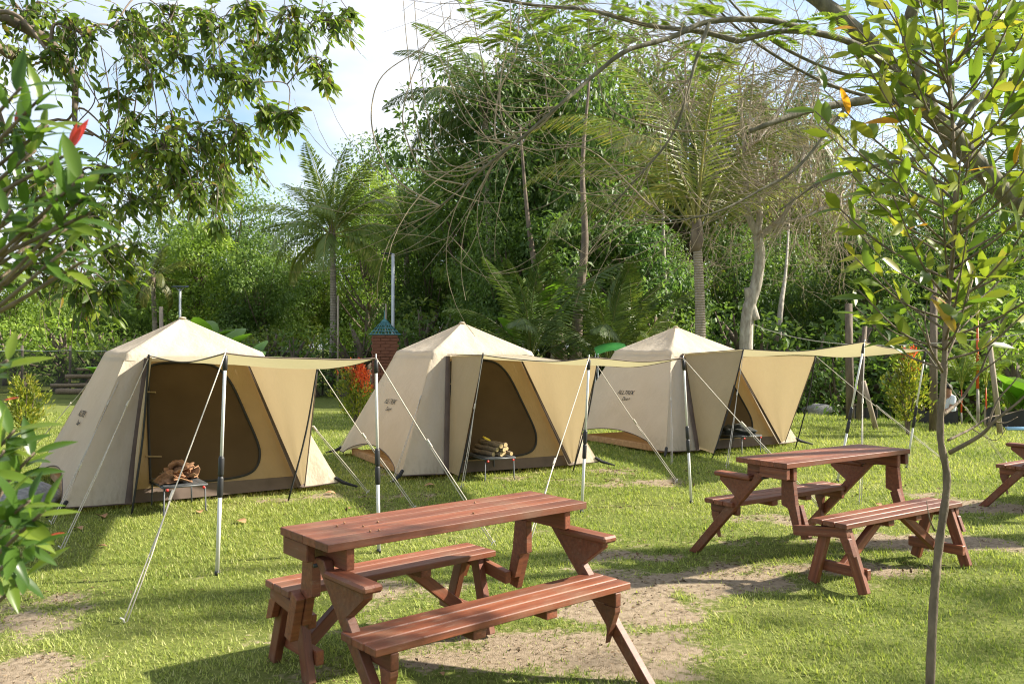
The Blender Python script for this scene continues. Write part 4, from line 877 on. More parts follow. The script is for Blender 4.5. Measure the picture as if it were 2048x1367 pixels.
# banana plants ----------------------------------------------------
def big_leaf_mesh(seed, L=1.0, W=.28):
    V = []; n = 10; r = random.Random(seed)
    for j in range(n + 1):
        t = j / n; w = W * (math.sin(math.pi * min(1, t * .93 + .05)) ** .55) * (1 + r.uniform(-.06, .06)); z = -.45 * t * t; y = t * L * (1 - .12 * t)
        V += [(-w, y, z * L + .10 * w), (-w * .5, y, z * L + .13 * w), (0, y, z * L), (w * .5, y, z * L + .13 * w), (w, y, z * L + .10 * w)]
    F = [(5 * j + i, 5 * j + i + 1, 5 * j + i + 6, 5 * j + i + 5) for j in range(n) for i in range(4)]
    me = py_mesh('leaf', V, F, True); me.materials.append(M['banana']); return me
BL = [big_leaf_mesh(i) for i in range(3)]
def banana(px, Y, top, n, label, tilt=0):
    x = (px - 1024) / FPX * Y; h = P(0, top, Y).z; root = empty('banana_plant', (x, Y, float(gh(x, Y))), 0, label, 'banana plant', 'banana plants')
    g = Geo(); g.tube([(0, 0, 0), (.02, 0, h * .3), (.03, 0, h * .58)], [.11, .085, .04], 8); g.obj('stem', M['trunk_pale'], root, True)
    r = random.Random(label)
    for i in range(n):
        m = Matrix.Translation((.03, 0, h * .55)) @ Matrix.Rotation(i * 2.4 + r.uniform(-.3, .3), 4, 'Z') @ Matrix.Rotation(math.radians(r.uniform(38, 84)), 4, 'X') @ Matrix.Scale(h * .46 * r.uniform(.8, 1.1), 4)
        link('leaf', BL[i % 3], None, root, m)
banana(405, 25, 610, 6, 'banana plant with an upright leaf just right of the nearest tent peak'); banana(452, 24, 622, 8, 'leafy banana plant above the right roof slope of the nearest tent'); banana(500, 22.5, 665, 6, 'drooping banana plant at the right eave of the nearest tent')
banana(205, 20, 690, 5, 'small banana plant peeping out beside the nearest tent left wall'); banana(1045, 23, 590, 6, 'banana plant behind the right roof slope of the middle tent'); banana(1105, 24, 520, 6, 'banana plant with bright leaf among the grove trunks'); banana(2040, 19, 640, 7, 'banana plant at the picture edge above the blue pipes')

# small garden shrubs with coloured tips ----------------------------
def shrub(px, py, H_, R_, n, label, red, mat, tip_side=0.0, seed=0):
    q = G(px, py); z0 = float(gh(q.x, q.y)); root = empty('garden_shrub', (q.x, q.y, z0), 0, label, 'shrub', 'garden shrubs with coloured tips')
    r = np.random.default_rng(seed + 500); t = r.random(n) ** .75; ang = r.uniform(0, 6.283, n); w = R_ * np.sin(np.pi * np.clip(t * .8 + .12, 0, 1)) ** .7 * np.sqrt(r.uniform(.1, 1, n))
    w = w * (.72 + .38 * np.sin(3 * ang + 5 * t + seed) + .22 * np.sin(7 * ang - 9 * t)); t = np.clip(t * (.86 + .16 * np.sin(2 * ang + seed * 2)), 0, 1.05)
    Pn = np.stack([w * np.cos(ang), w * np.sin(ang), H_ * (.16 + .84 * t)], 1)
    Dn = unit(np.stack([np.cos(ang) * .6, np.sin(ang) * .6, .8 + 0 * ang], 1) + r.normal(size=(n, 3)) * .45); Nn = unit(r.normal(size=(n, 3)) + np.array([0, 0, .3]))
    L = r.uniform(.06, .11, n); isr = (t + .35 * tip_side * np.cos(ang) + r.normal(size=n) * .12) > (1 - red if red > 0 else 9)
    for nm, k, mt in (('foliage', ~isr, mat), ('tips', isr, M['leaf_red_j'])):
        if k.sum() < 2: continue
        V, F = leaf_cloud(Pn[k], Dn[k], Nn[k], L[k], L[k] * .33); link(nm, np_mesh(nm, V, F, False, {'tint': np.repeat(r.random(int(k.sum())), 4)}), mt, root)['kind'] = 'stuff'
    g = Geo()
    for i in range(7):
        a_ = i * .9; g.tube([(0, 0, -.02), (R_ * .15 * math.cos(a_), R_ * .15 * math.sin(a_), H_ * .25), (R_ * .45 * math.cos(a_), R_ * .45 * math.sin(a_), H_ * .75)], [.02, .014, .005], 5)
    g.obj('stem', M['trunk'], root)
shrub(712, 855, 1.35, .42, 2400, 'garden shrub with bright red leaf tips between the first two tents', .34, M['leaf_yellow'], .5, 1)
shrub(1815, 868, 1.60, .40, 2200, 'garden shrub with orange tips beside the leaning awning pole', .06, M['leaf_yellow'], .35, 2)
shrub(50, 885, 1.10, .36, 1500, 'yellow green bush on the lawn beside the nearest tent', 0.0, M['leaf_yellow'], 0, 3)

# ------------------------------------------------------------------ near trees whose leaves can be picked apart
def leaf_cloud6(Pn, Dn, Nn, L, W, droop=.12):
    S = unit(np.cross(Dn, Nn)); Nn = unit(np.cross(S, Dn)); dn = np.array([0, 0, -1.0])
    at = lambda k, w, f: Pn + Dn * (L * k)[:, None] + S * (W * w)[:, None] + Nn * (W * f)[:, None] + dn * (L * droop * k * k)[:, None]
    V = np.stack([Pn, at(.28, .42, .10), at(.62, .46, .10), at(1, 0, 0), at(.62, -.46, .10), at(.28, -.42, .10), at(.30, 0, 0), at(.64, 0, 0)], 1).reshape(-1, 3)
    i = np.arange(len(Pn)) * 8; T = [(0, 1, 6), (1, 2, 7), (1, 7, 6), (2, 3, 7), (0, 6, 5), (6, 7, 4), (6, 4, 5), (7, 3, 4)]
    F = np.concatenate([np.stack([i + a, i + b, i + c], 1) for a, b, c in T]); return V, F
def one_leaf(name, L=1.0, W=.34, droop=.15, fold=.10, blunt=.0):
    V = []; n = 8
    for j in range(n + 1):
        t = j / n; w = W * .5 * (math.sin(math.pi * t ** (0.85 + blunt)) ** .85 if 0 < t < 1 else .015); z = -droop * t * t
        V += [(-w, t * L, z + fold * w * 2.2), (-w * .5, t * L, z + fold * w * .8), (0, t * L, z), (w * .5, t * L, z + fold * w * .8), (w, t * L, z + fold * w * 2.2)]
    F = [(5 * j + i, 5 * j + i + 1, 5 * j + i + 6, 5 * j + i + 5) for j in range(n) for i in range(4)]
    return py_mesh(name, V, F, True)
def leaf_matrix(p, d, nrm, s, roll=0.0):
    d = Vector(d).normalized(); x = d.cross(Vector(nrm))
    if x.length < 1e-4: x = d.cross(Vector((1, 0, 0)))
    x.normalize(); z = x.cross(d); m = Matrix((x, d, z)).transposed().to_4x4() @ Matrix.Rotation(roll, 4, 'Y') @ Matrix.Scale(s, 4); m.translation = p; return m
rng = np.random.default_rng(99); rnd = random.Random(99)

# overhanging tree, top left of the picture -------------------------
CL = [(50, 30, 110, 70), (150, 60, 90, 55), (100, 110, 60, 30), (255, 40, 80, 40), (340, 30, 70, 40), (420, 50, 80, 45), (500, 20, 70, 45), (580, 30, 70, 40), (655, 40, 55, 38), (695, 18, 28, 14),
      (280, 110, 80, 32), (350, 110, 70, 34), (300, 150, 60, 26), (440, 130, 65, 38), (490, 90, 60, 34), (545, 100, 55, 34), (600, 60, 60, 34), (635, 130, 45, 24), (650, 160, 32, 16), (330, 60, 60, 26), (20, 110, 60, 30),
      (235, 200, 50, 20), (450, 175, 50, 24), (265, 240, 55, 28), (345, 235, 55, 28), (400, 280, 75, 58), (470, 265, 65, 54), (535, 225, 50, 40), (575, 232, 32, 22), (330, 290, 75, 58), (280, 330, 75, 58), (240, 290, 55, 34), (350, 350, 75, 64),
      (430, 330, 70, 58), (500, 310, 50, 40), (310, 400, 50, 42), (260, 400, 50, 30), (390, 385, 50, 38), (435, 395, 40, 26), (200, 350, 65, 40), (200, 420, 65, 50), (150, 470, 85, 66), (225, 500, 55, 46), (270, 495, 32, 18), (80, 540, 85, 60), (160, 565, 75, 60),
      (225, 575, 45, 28), (60, 460, 80, 50), (255, 535, 30, 12), (430, 440, 28, 12), (60, 350, 70, 40), (120, 390, 70, 40), (10, 260, 60, 26), (500, 165, 45, 20), (-60, 200, 90, 50), (-50, 420, 90, 60), (-80, 40, 100, 60)]
def hanging_tree():
    base = Vector((-6.6, 7.0, float(gh(-6.6, 7.0)))); root = empty('overhanging_tree', base, 0, 'leafy tree reaching in from the upper corner with hanging branches', 'tree')
    g = Geo(); g.tube(bezier([Vector((0, 0, -.1)), Vector((.1, 0, 1.5)), Vector((.5, .1, 3.2)), Vector((.9, -.2, 5.6))], 6), [.24, .22, .21, .20, .19, .18, .18, .17, .17, .16, .16, .15, .14, .13, .12, .11, .10, .09, .08], 10); g.obj('trunk', M['trunk'], root, True)
    nodes = [(Vector((.6, 0, 3.4)), .075), (Vector((.8, -.1, 4.8)), .07)]
    cent = []
    for px, py, r, n in CL:
        Y = 6.6 + rnd.uniform(-.9, .9); cent.append((P(px, py, Y) - base, r / FPX * Y, n))
    cent.sort(key=lambda c: (c[0] - Vector((.8, 0, 4.2))).length)
    g = Geo(); tw = Geo(); PP, DD, LL = [], [], []
    for c, r, n in cent:
        b, br = min(nodes, key=lambda q: (q[0] - c).length + .8 * max(0, c.z - q[0].z))
        mid = lerp(b, c, .5) + Vector((rnd.uniform(-.1, .1), rnd.uniform(-.15, .15), .10 + .12 * (b - c).length)); rr = max(.006, br * .72)
        q = bezier([b, mid, c], 6); g.tube(q, [br * .8 + (rr * .55 - br * .8) * i / (len(q) - 1) for i in range(len(q))], 6)
        nodes.append((c, rr)); nodes.append((mid, rr))
        k = max(7, int(n / 2.2))
        for _ in range(k):
            d = Vector(rand_dirs(1)[0]); d = (d + Vector((0.25, 0, -.45))).normalized(); l = r * rnd.uniform(.7, 1.25); s = c + Vector(rand_dirs(1)[0]) * r * .35
            e = s + d * l + Vector((0, 0, -.25 * l)); m_ = s + d * l * .5 + Vector((0, 0, .06 * l)); pts = bezier([c, s, m_, e], 4); tw.tube(pts, [.004 - .0022 * i / len(pts) for i in range(len(pts))], 4, False)
            nl = 9
            for i in range(nl):
                t = .25 + .75 * i / (nl - 1); p = pts[min(len(pts) - 1, int(t * (len(pts) - 1)))]; sd = Vector((math.cos(i * 2.4), math.sin(i * 2.4), 0))
                PP.append(p); DD.append((d * .7 + sd * .8 + Vector((0, 0, -.30 - .45 * rnd.random()))).normalized()); LL.append(rnd.uniform(.052, .098))
    # long bare hanging shoots
    for px, py, qx, qy in [(150, 110, 150, 250), (200, 90, 205, 300), (300, 140, 290, 330), (230, 120, 180, 330), (360, 170, 400, 330), (150, 130, 220, 260), (215, 180, 200, 380), (420, 180, 440, 300), (120, 60, 150, 170), (260, 60, 260, 250)]:
        Y = rnd.uniform(6.0, 7); a_, b_ = P(px, py, Y) - base, P(qx, qy, Y) - base; m_ = lerp(a_, b_, .5) + Vector((rnd.uniform(.03, .15), rnd.uniform(-.1, .1), -.05)); tw.tube(bezier([a_, m_, b_], 6), .0042, 4)
    b1 = bezier([P(-150, -40, 6.2) - base, P(60, 60, 6.3) - base, P(120, 110, 6.3) - base, P(147, 165, 6.3) - base, P(150, 250, 6.2) - base, P(185, 270, 6.2) - base], 6); g.tube(b1, [.05 - .042 * i / len(b1) for i in range(len(b1))], 7)
    g.obj('branches', M['trunk'], root, True); t_ = tw.obj('twigs', M['trunk'], root); t_['kind'] = 'stuff'
    n = len(PP); order = sorted(range(n), key=lambda i: -LL[i] / (PP[i] + base).length if 0 < 1024 + (PP[i] + base).x / (PP[i] + base).y * FPX < 2048 and (PP[i] + base).z < EYE + HZ / FPX * (PP[i] + base).y else 9)
    lm = one_leaf('leaf', W=.40); lm.materials.append(M['leaf_hang_obj'])
    for i in order[:300]: link('leaf', lm, None, root, leaf_matrix(PP[i], DD[i], Vector(rand_dirs(1)[0]) + Vector((0, 0, 1.2)), LL[i]))
    idx = order[300:]; A = np.array([PP[i] for i in idx]); B = np.array([DD[i] for i in idx]); C_ = np.array([LL[i] for i in idx])
    V, F = leaf_cloud6(A, unit(B), unit(rand_dirs(len(A)) * .8 + np.array([0, 0, 1.0])), C_, C_ * .42)
    o = link('foliage', np_mesh('foliage', V, F, True, {'tint': np.repeat(np.clip(.1 + .9 * rng.random(len(A)), 0, 1), 8)}), M['leaf_hang'], root); o['kind'] = 'stuff'
hanging_tree()

# big-leaved shrub close to the camera ------------------------------
def near_shrub():
    base = Vector((-1.28, 1.75, float(gh(-1.28, 1.75)))); root = empty('leafy_shrub', base, 0, 'glossy leafy shrub with red tips close to the camera', 'shrub')
    WH = [(40, 175, 6, .9), (85, 190, 7, .9), (20, 260, 6, .6), (70, 300, 8, .5), (130, 310, 8, .8), (40, 350, 8, .4), (110, 370, 8, .3), (170, 390, 8, .4), (20, 420, 8, .3), (90, 430, 9, .2), (150, 440, 9, .1), (180, 425, 8, .3), (165, 350, 7, .6), (170, 520, 7, 0), (95, 250, 7, .8), (60, 490, 8, 0), (130, 500, 8, 0), (20, 540, 7, 0),
          (15, 720, 6, .6), (30, 860, 9, .5), (70, 905, 9, .7), (20, 960, 9, .4), (60, 1000, 9, .3), (90, 1020, 8, .1), (30, 1060, 9, 0), (70, 1090, 8, -.2), (20, 1130, 8, -.3), (55, 1150, 6, -.5), (5, 1010, 8, 0), (10, 900, 8, .3)]
    lm = [one_leaf('leaf', W=.30, droop=.10 + .12 * i) for i in range(2)]
    for m_ in lm: m_.materials.append(M['leaf_shrub'])
    lr = one_leaf('red_leaf', W=.26, droop=.02); lr.materials.append(M['leaf_red'])
    st = [Vector((0, 0, .5)), Vector((-.02, 0, 1.2)), Vector((0, .02, 1.75))]
    g = Geo(); g.tube(bezier([Vector((0, 0, -.05)), Vector((.02, 0, .6)), Vector((-.03, .02, 1.2)), Vector((.02, 0, 1.9)), Vector((.1, 0, 2.3))], 5), [.03 - .0012 * i for i in range(21)], 7); g.obj('stem', M['sapling_bark'], root, True)
    cnt = 0
    for px, py, n, up in WH:
        Y = rnd.uniform(1.5, 1.8); c = P(px, py, Y) - base; s = Vector((0, 0, max(.1, c.z - rnd.uniform(.1, .35))))
        g = Geo(); g.tube(bezier([s, lerp(s, c, .5) + Vector((0, 0, -.03)), c], 5), [.007 - .0004 * i for i in range(11)], 6); g.obj('twig', M['sapling_bark'], root, True)
        ax = ((c - s).normalized() + Vector((.3, 0, up * 1.3))).normalized()
        for i in range(n):
            a_ = i * 2.4 + rnd.uniform(-.3, .3); o1 = ax.orthogonal().normalized(); o2 = ax.cross(o1); sp = rnd.uniform(.55, 1.25); d = ax * .8 + (o1 * math.cos(a_) + o2 * math.sin(a_)) * sp
            link('leaf', lm[i % 2], None, root, leaf_matrix(c - ax * .012 * i, d, Vector((rnd.uniform(-.6, .6), -.5, 1)), rnd.uniform(.056, .094)))
        if (px, py) in ((20, 260), (130, 310)):
            for i in range(3): link('red_leaf', lr, None, root, leaf_matrix(c + ax * .015, ax + Vector((rnd.uniform(-.5, .5), rnd.uniform(-.4, .4), .7)), Vector((0, -1, .3)), rnd.uniform(.05, .075)))
    for px, py in ((60, 1062), (100, 1070), (8, 800)):
        link('red_leaf', lr, None, root, leaf_matrix(P(px, py, 1.6) - base, (1, 0, .2), (0, -.5, 1), .03))
near_shrub()

# young tree in front ------------------------------------------------
def sapling():
    Y0 = 3.72; base = P(1856, 1430, Y0); base.z = float(gh(base.x, base.y)); root = empty('young_tree', base, 0, 'slender young tree with yellow green leaves standing in front of the far picnic table', 'tree')
    tp = [P(1856, 1430, Y0), P(1858, 1367, Y0), P(1866, 1200, Y0), P(1878, 1080, Y0), P(1893, 960, Y0), P(1880, 870, Y0), P(1887, 760, Y0), P(1893, 640, Y0), P(1905, 520, Y0), P(1912, 380, Y0), P(1906, 240, Y0), P(1900, 130, Y0)]
    tp[0].z = base.z - .05; tp = [p - base for p in tp]; q = bezier(tp, 6); n = len(q)
    rad = [.0205 * (1 - .72 * (i / (n - 1)) ** 1.1) * (1 + .07 * math.sin(i * 1.9) + .05 * math.sin(i * 4.3)) for i in range(n)]
    g = Geo(); g.tube(q, rad, 10); g.obj('trunk', M['sapling_bark'], root, True)
    tz = lambda z: min(q, key=lambda p: abs(p.z - z))
    leaves = []
    br = []
    NB = 64
    for i in range(NB):
        z = 1.55 + 1.42 * (i / NB) + rnd.uniform(-.04, .04); s = tz(z); az = i * 2.4 + rnd.uniform(-.35, .35); l = (.32 + .40 * math.sin(math.pi * min(1, .15 + .8 * (i / NB)))) * rnd.uniform(.7, 1.15)
        d = Vector((math.cos(az), math.sin(az) * .85, .55 + .5 * i / NB)).normalized(); e = s + d * l + Vector((0, 0, .05)); m_ = s + d * l * .5 + Vector((0, 0, -.03))
        pts = bezier([s, m_, e], 5); g = Geo(); g.tube(pts, [.006 - .0038 * k / len(pts) for k in range(len(pts))], 6); g.obj('twig', M['sapling_bark'], root, True)
        nl = 8 if i < 10 else 10
        for k in range(nl):
            t = .40 + .6 * k / (nl - 1); p = pts[int(t * (len(pts) - 1))]; a_ = k * 2.4 + az; o1 = d.orthogonal().normalized(); o2 = d.cross(o1)
            leaves.append((p, d * .75 + (o1 * math.cos(a_) + o2 * math.sin(a_)) * .8 + Vector((0, 0, rnd.uniform(-.25, .45))), rnd.uniform(.105, .17)))
    rnd.shuffle(leaves)
    lm = [one_leaf('leaf', W=.31, droop=dr, fold=f) for dr, f in ((.08, .14), (.2, .08), (.32, .1))]
    for m_ in lm: m_.materials.append(M['leaf_sapling'])
    for i, (p, d, s) in enumerate(leaves[:300]): link('leaf', lm[i % 3], None, root, leaf_matrix(p, d, Vector((rnd.uniform(-.7, .7), rnd.uniform(-.9, .3), .8)), s))
    rest = leaves[300:]
    if rest:
        V, F = leaf_cloud6(np.array([r[0] for r in rest]), unit(np.array([r[1] for r in rest])), unit(rand_dirs(len(rest)) + np.array([0, 0, .6])), np.array([r[2] for r in rest]), np.array([r[2] * .3 for r in rest])); o = link('foliage', np_mesh('foliage', V, F, True, {'tint': np.repeat(rng.random(len(rest)) * .9, 8)}), M['leaf_yellow'], root); o['kind'] = 'stuff'
    # bare low shoots
    def shoot(pts, r0):
        w = [P(a, b, Y0 + c) - base for a, b, c in pts]; k = bezier(w, 5); g = Geo(); g.tube(k, [r0 * (1 - .8 * i / len(k)) for i in range(len(k))], 6); g.obj('twig', M['sapling_bark'], root, True)
    shoot([(1898, 905, 0), (1960, 870, -.1), (1990, 840, -.15), (2040, 800, -.2), (2100, 740, -.2)], .010); shoot([(1895, 880, 0), (1945, 855, .1), (1975, 835, .12), (2010, 828, .2), (2060, 815, .2)], .006); shoot([(1975, 850, -.1), (1995, 800, -.1), (2030, 760, -.1), (2060, 715, -.1)], .005)
    shoot([(1885, 830, 0), (1920, 800, .1), (1945, 765, .1), (1960, 745, .1), (2000, 715, .1), (2040, 672, .1)], .008); shoot([(1960, 745, .1), (1985, 690, .1), (2030, 640, .1)], .005); shoot([(1887, 745, 0), (1862, 700, -.1), (1845, 660, -.15), (1800, 600, -.2)], .007); shoot([(1887, 735, 0), (1840, 690, .15), (1790, 665, .2), (1750, 640, .2)], .006); shoot([(1862, 700, -.1), (1850, 640, 0), (1855, 600, 0)], .005); shoot([(1890, 720, 0), (1920, 660, .1), (1960, 620, .2)], .006)
    shoot([(1868, 1060, 0), (1858, 1035, -.05), (1852, 1000, -.05)], .005); shoot([(1866, 1145, 0), (1852, 1128, 0)], .006); shoot([(1985, 842, -.1), (2010, 845, -.1), (2035, 833, -.1)], .004); shoot([(1945, 858, .1), (1990, 880, 0), (2015, 850, 0)], .003)
sapling()

# big tree off to the side: heavy limbs and long bare twigs ------------
def overhead_tree():
    base = Vector((5.9, 7.4, float(gh(5.9, 7.4)))); root = empty('spreading_tree', base, 0, 'spreading tree with mossy limbs and long bare arching twigs overhead', 'tree')
    g = Geo(); g.tube(bezier([Vector((0, 0, -.1)), Vector((.05, 0, 1.2)), Vector((-.05, 0, 2.4)), Vector((.1, .1, 3.6)), Vector((.4, .1, 5.0)), Vector((.5, .2, 6.4))], 5), [.26 - .0075 * i for i in range(26)], 11); g.obj('trunk', M['branch_moss'], root, True)
    limbs = []
    def limb(pts, r0, r1, nm='limb'):
        w = [(P(a, b, c) - base) if not isinstance(a, Vector) else a for a, b, c in pts]; k = bezier(w, 6); rr = [r0 + (r1 - r0) * i / (len(k) - 1) for i in range(len(k))]
        rr = [x * (1 + .07 * math.sin(i * 1.3)) for i, x in enumerate(rr)]; g = Geo(); g.tube(k, rr, 9); g.obj(nm, M['branch_moss'], root, True); limbs.append((k, rr)); return k
    limb([(2450, 200, 7.4), (2250, 110, 7.0), (2048, 50, 6.6), (1950, 22, 6.4), (1860, -10, 6.3), (1700, -60, 6.2)], .075, .035)
    limb([(2480, 480, 7.4), (2250, 480, 7.0), (2048, 410, 6.6), (1950, 320, 6.5), (1870, 230, 6.4), (1790, 140, 6.3), (1720, 65, 6.2), (1640, 0, 6.2), (1560, -60, 6.2)], .085, .05)
    limb([(1870, 230, 6.4), (1840, 150, 6.3), (1818, 70, 6.3), (1832, 0, 6.2), (1850, -60, 6.2)], .048, .042)
    limb([(1850, 205, 6.4), (1780, 195, 6.2), (1700, 205, 6.1), (1620, 220, 6.0), (1545, 245, 5.9), (1500, 262, 5.9)], .04, .014)
    limb([(1800, 150, 6.3), (1720, 92, 6.1), (1640, 66, 6.0), (1560, 62, 5.9), (1480, 82, 5.9)], .03, .014)
    B1 = limb([(1640, 66, 6.0), (1540, 40, 5.9), (1420, 42, 5.8), (1340, 75, 5.7), (1255, 100, 5.6), (1200, 140, 5.6), (1130, 200, 5.5), (1050, 270, 5.5), (980, 325, 5.5), (930, 370, 5.5), (880, 412, 5.5)], .022, .0055)
    B2 = limb([(1480, 82, 5.9), (1400, 62, 5.9), (1300, 50, 5.8), (1180, 20, 5.8), (1060, 8, 5.8), (960, -10, 5.8)], .02, .008)
    B3 = limb([(1700, 205, 6.1), (1600, 330, 6.0), (1520, 380, 5.9), (1430, 425, 5.8), (1340, 440, 5.8), (1270, 430, 5.8)], .012, .003)
    B4 = limb([(1420, 42, 5.8), (1390, 130, 5.6), (1350, 260, 5.6), (1280, 350, 5.6), (1210, 425, 5.6)], .013, .004)
    B5 = limb([(2048, 170, 6.6), (1960, 195, 6.5), (1880, 300, 6.4), (1760, 330, 6.3), (1650, 360, 6.2), (1560, 420, 6.2)], .03, .006)
    B6 = limb([(1790, 140, 6.3), (1700, 150, 6.2), (1560, 90, 6.1), (1470, 10, 6.0), (1420, -60, 6.0)], .014, .006)
    B7 = limb([(1900, 250, 6.5), (1760, 200, 6.4), (1640, 160, 6.4), (1500, 75, 6.3), (1400, -20, 6.3)], .018, .006)
    tw = Geo()
    def arc(pts, r0=.006, Y=5.5):
        k = bezier([P(a, b, Y + .06 * i) - base for i, (a, b) in enumerate(pts)], 7); tw.tube(k, [r0 * (1 - .55 * i / len(k)) for i in range(len(k))], 5, False)
    arc([(880, 412), (800, 365), (757, 300), (742, 225), (765, 150), (850, 92)], .0068); arc([(930, 370), (850, 345), (808, 260), (812, 190), (850, 92), (900, 30)], .006); arc([(980, 330), (900, 350), (840, 280), (815, 100), (806, 0)], .005); arc([(1040, 280), (930, 335), (870, 290), (840, 130), (828, 0)], .005)
    arc([(1130, 200), (1060, 260), (985, 190), (960, 100), (940, 0)], .006); arc([(1020, 290), (990, 270), (1000, 180), (1030, 110), (1040, 0)], .007); arc([(1060, 265), (1010, 255), (1000, 170), (1020, 60), (1020, 0)], .006); arc([(1100, 230), (1095, 200), (1080, 100), (1040, 0)], .005)
    arc([(1480, 245), (1400, 262), (1300, 250), (1215, 210), (1190, 110), (1170, 20)], .006); arc([(1300, 410), (1180, 300), (1080, 300), (1010, 285)], .005); arc([(1220, 255), (1210, 270), (1120, 290), (1000, 260), (950, 190)], .0045); arc([(1040, 275), (960, 270), (905, 180), (890, 60), (880, 0)], .004)
    # random long twigs hanging and turning up
    for B, n_, sc_ in ((B1, 60, 1.0), (B2, 40, 1.1), (B3, 30, .8), (B4, 30, .8), (B5, 36, .9), (B6, 24, .9), (B7, 34, .9)):
        for _ in range(n_):
            p = B[rnd.randrange(4, len(B))].copy(); a_ = rnd.uniform(2.2, 4.4); l = rnd.uniform(.5, 1.25) * sc_; turn = rnd.choice((-1, -1, 1)) * rnd.uniform(.03, .17); pts = [p]; y_ = rnd.uniform(-.3, .3)
            for i in range(9):
                p = p + Vector((math.cos(a_), y_, math.sin(a_))) * (l / 9); a_ += turn; pts.append(p)
            r0 = rnd.uniform(.0022, .0042); tw.tube(pts, [r0 * (1 - .6 * i / 9) for i in range(10)], 4, False)
            for _k in range(rnd.choice((0, 1, 2, 2))):
                p = pts[rnd.randrange(2, 8)].copy(); a_ = rnd.uniform(0, 6.28); qs = [p]
                for i in range(5): p = p + Vector((math.cos(a_), rnd.uniform(-.3, .3), math.sin(a_))) * (l * .09); a_ += turn; qs.append(p)
                tw.tube(qs, [r0 * .6 * (1 - .5 * i / 5) for i in range(6)], 4, False)
    o = tw.obj('twigs', M['twig_pale'], root, True); o['kind'] = 'stuff'
    # feathery leaves: compound sprays near the limbs, a wide crown beyond the frame
    Pn, Dn, Ll = [], [], []
    def spray(c, d, l):
        s = d.cross(Vector((0, 0, 1))).normalized()
        for k in range(12):
            t = .15 + .85 * k / 11
            for sg in (-1, 1): Pn.append(c + d * l * t + Vector((0, 0, -.25 * l * t * t))); Dn.append(d * .6 + s * sg * .8 + Vector((0, 0, -.15))); Ll.append(l * .42 * math.sin(math.pi * min(1, .2 + .75 * t)))
    spots = [(1000, 25), (1080, 40), (1130, 20), (1180, 45), (1250, 25), (1340, 20), (1400, 15), (980, 90), (1010, 60), (1470, 20), (1550, 60), (1600, 25), (1900, 60), (1940, 90), (1990, 60), (2040, 100), (2000, 20), (1960, 130), (2030, 150), (1880, 20), (1860, 95), (1420, 90), (1100, 80), (1230, 70), (1700, 20), (2048, 40), (1920, 150), (940, 30), (1390, 130)]
    for px, py in spots:
        for _ in range(5):
            a_ = rnd.uniform(0, 6.28); d = Vector((math.cos(a_), math.sin(a_) * .6, rnd.uniform(-.3, .35))).normalized(); spray(P(px + rnd.uniform(-30, 30), py + rnd.uniform(-25, 25), rnd.uniform(5.6, 6.4)) - base, d, rnd.uniform(.16, .28))
    for _ in range(110):
        d = rand_dirs(1)[0]; c = Vector((4.1 + d[0] * 2.5 * rnd.random() ** .4, -2.2 + d[1] * 2.6 * rnd.random() ** .4, 4.7 + abs(d[2]) * 1.3)); w = c + base
        if w.y > .5 and abs(w.x) / w.y < .66 and w.z < EYE + .46 * w.y: continue
        a_ = rnd.uniform(0, 6.28); spray(c, Vector((math.cos(a_), math.sin(a_), rnd.uniform(-.3, .2))).normalized(), rnd.uniform(.25, .45))
    A = np.array(Pn); B = unit(np.array(Dn)); C_ = np.array(Ll); V, F = leaf_cloud(A, B, unit(rand_dirs(len(A)) * .4 + np.array([0, 0, 1.0])), C_, C_ * .26)
    o = link('foliage', np_mesh('foliage', V, F, False, {'tint': np.repeat(.4 + .55 * rng.random(len(A)), 4)}), M['leaf_hang'], root); o['kind'] = 'stuff'
overhead_tree()

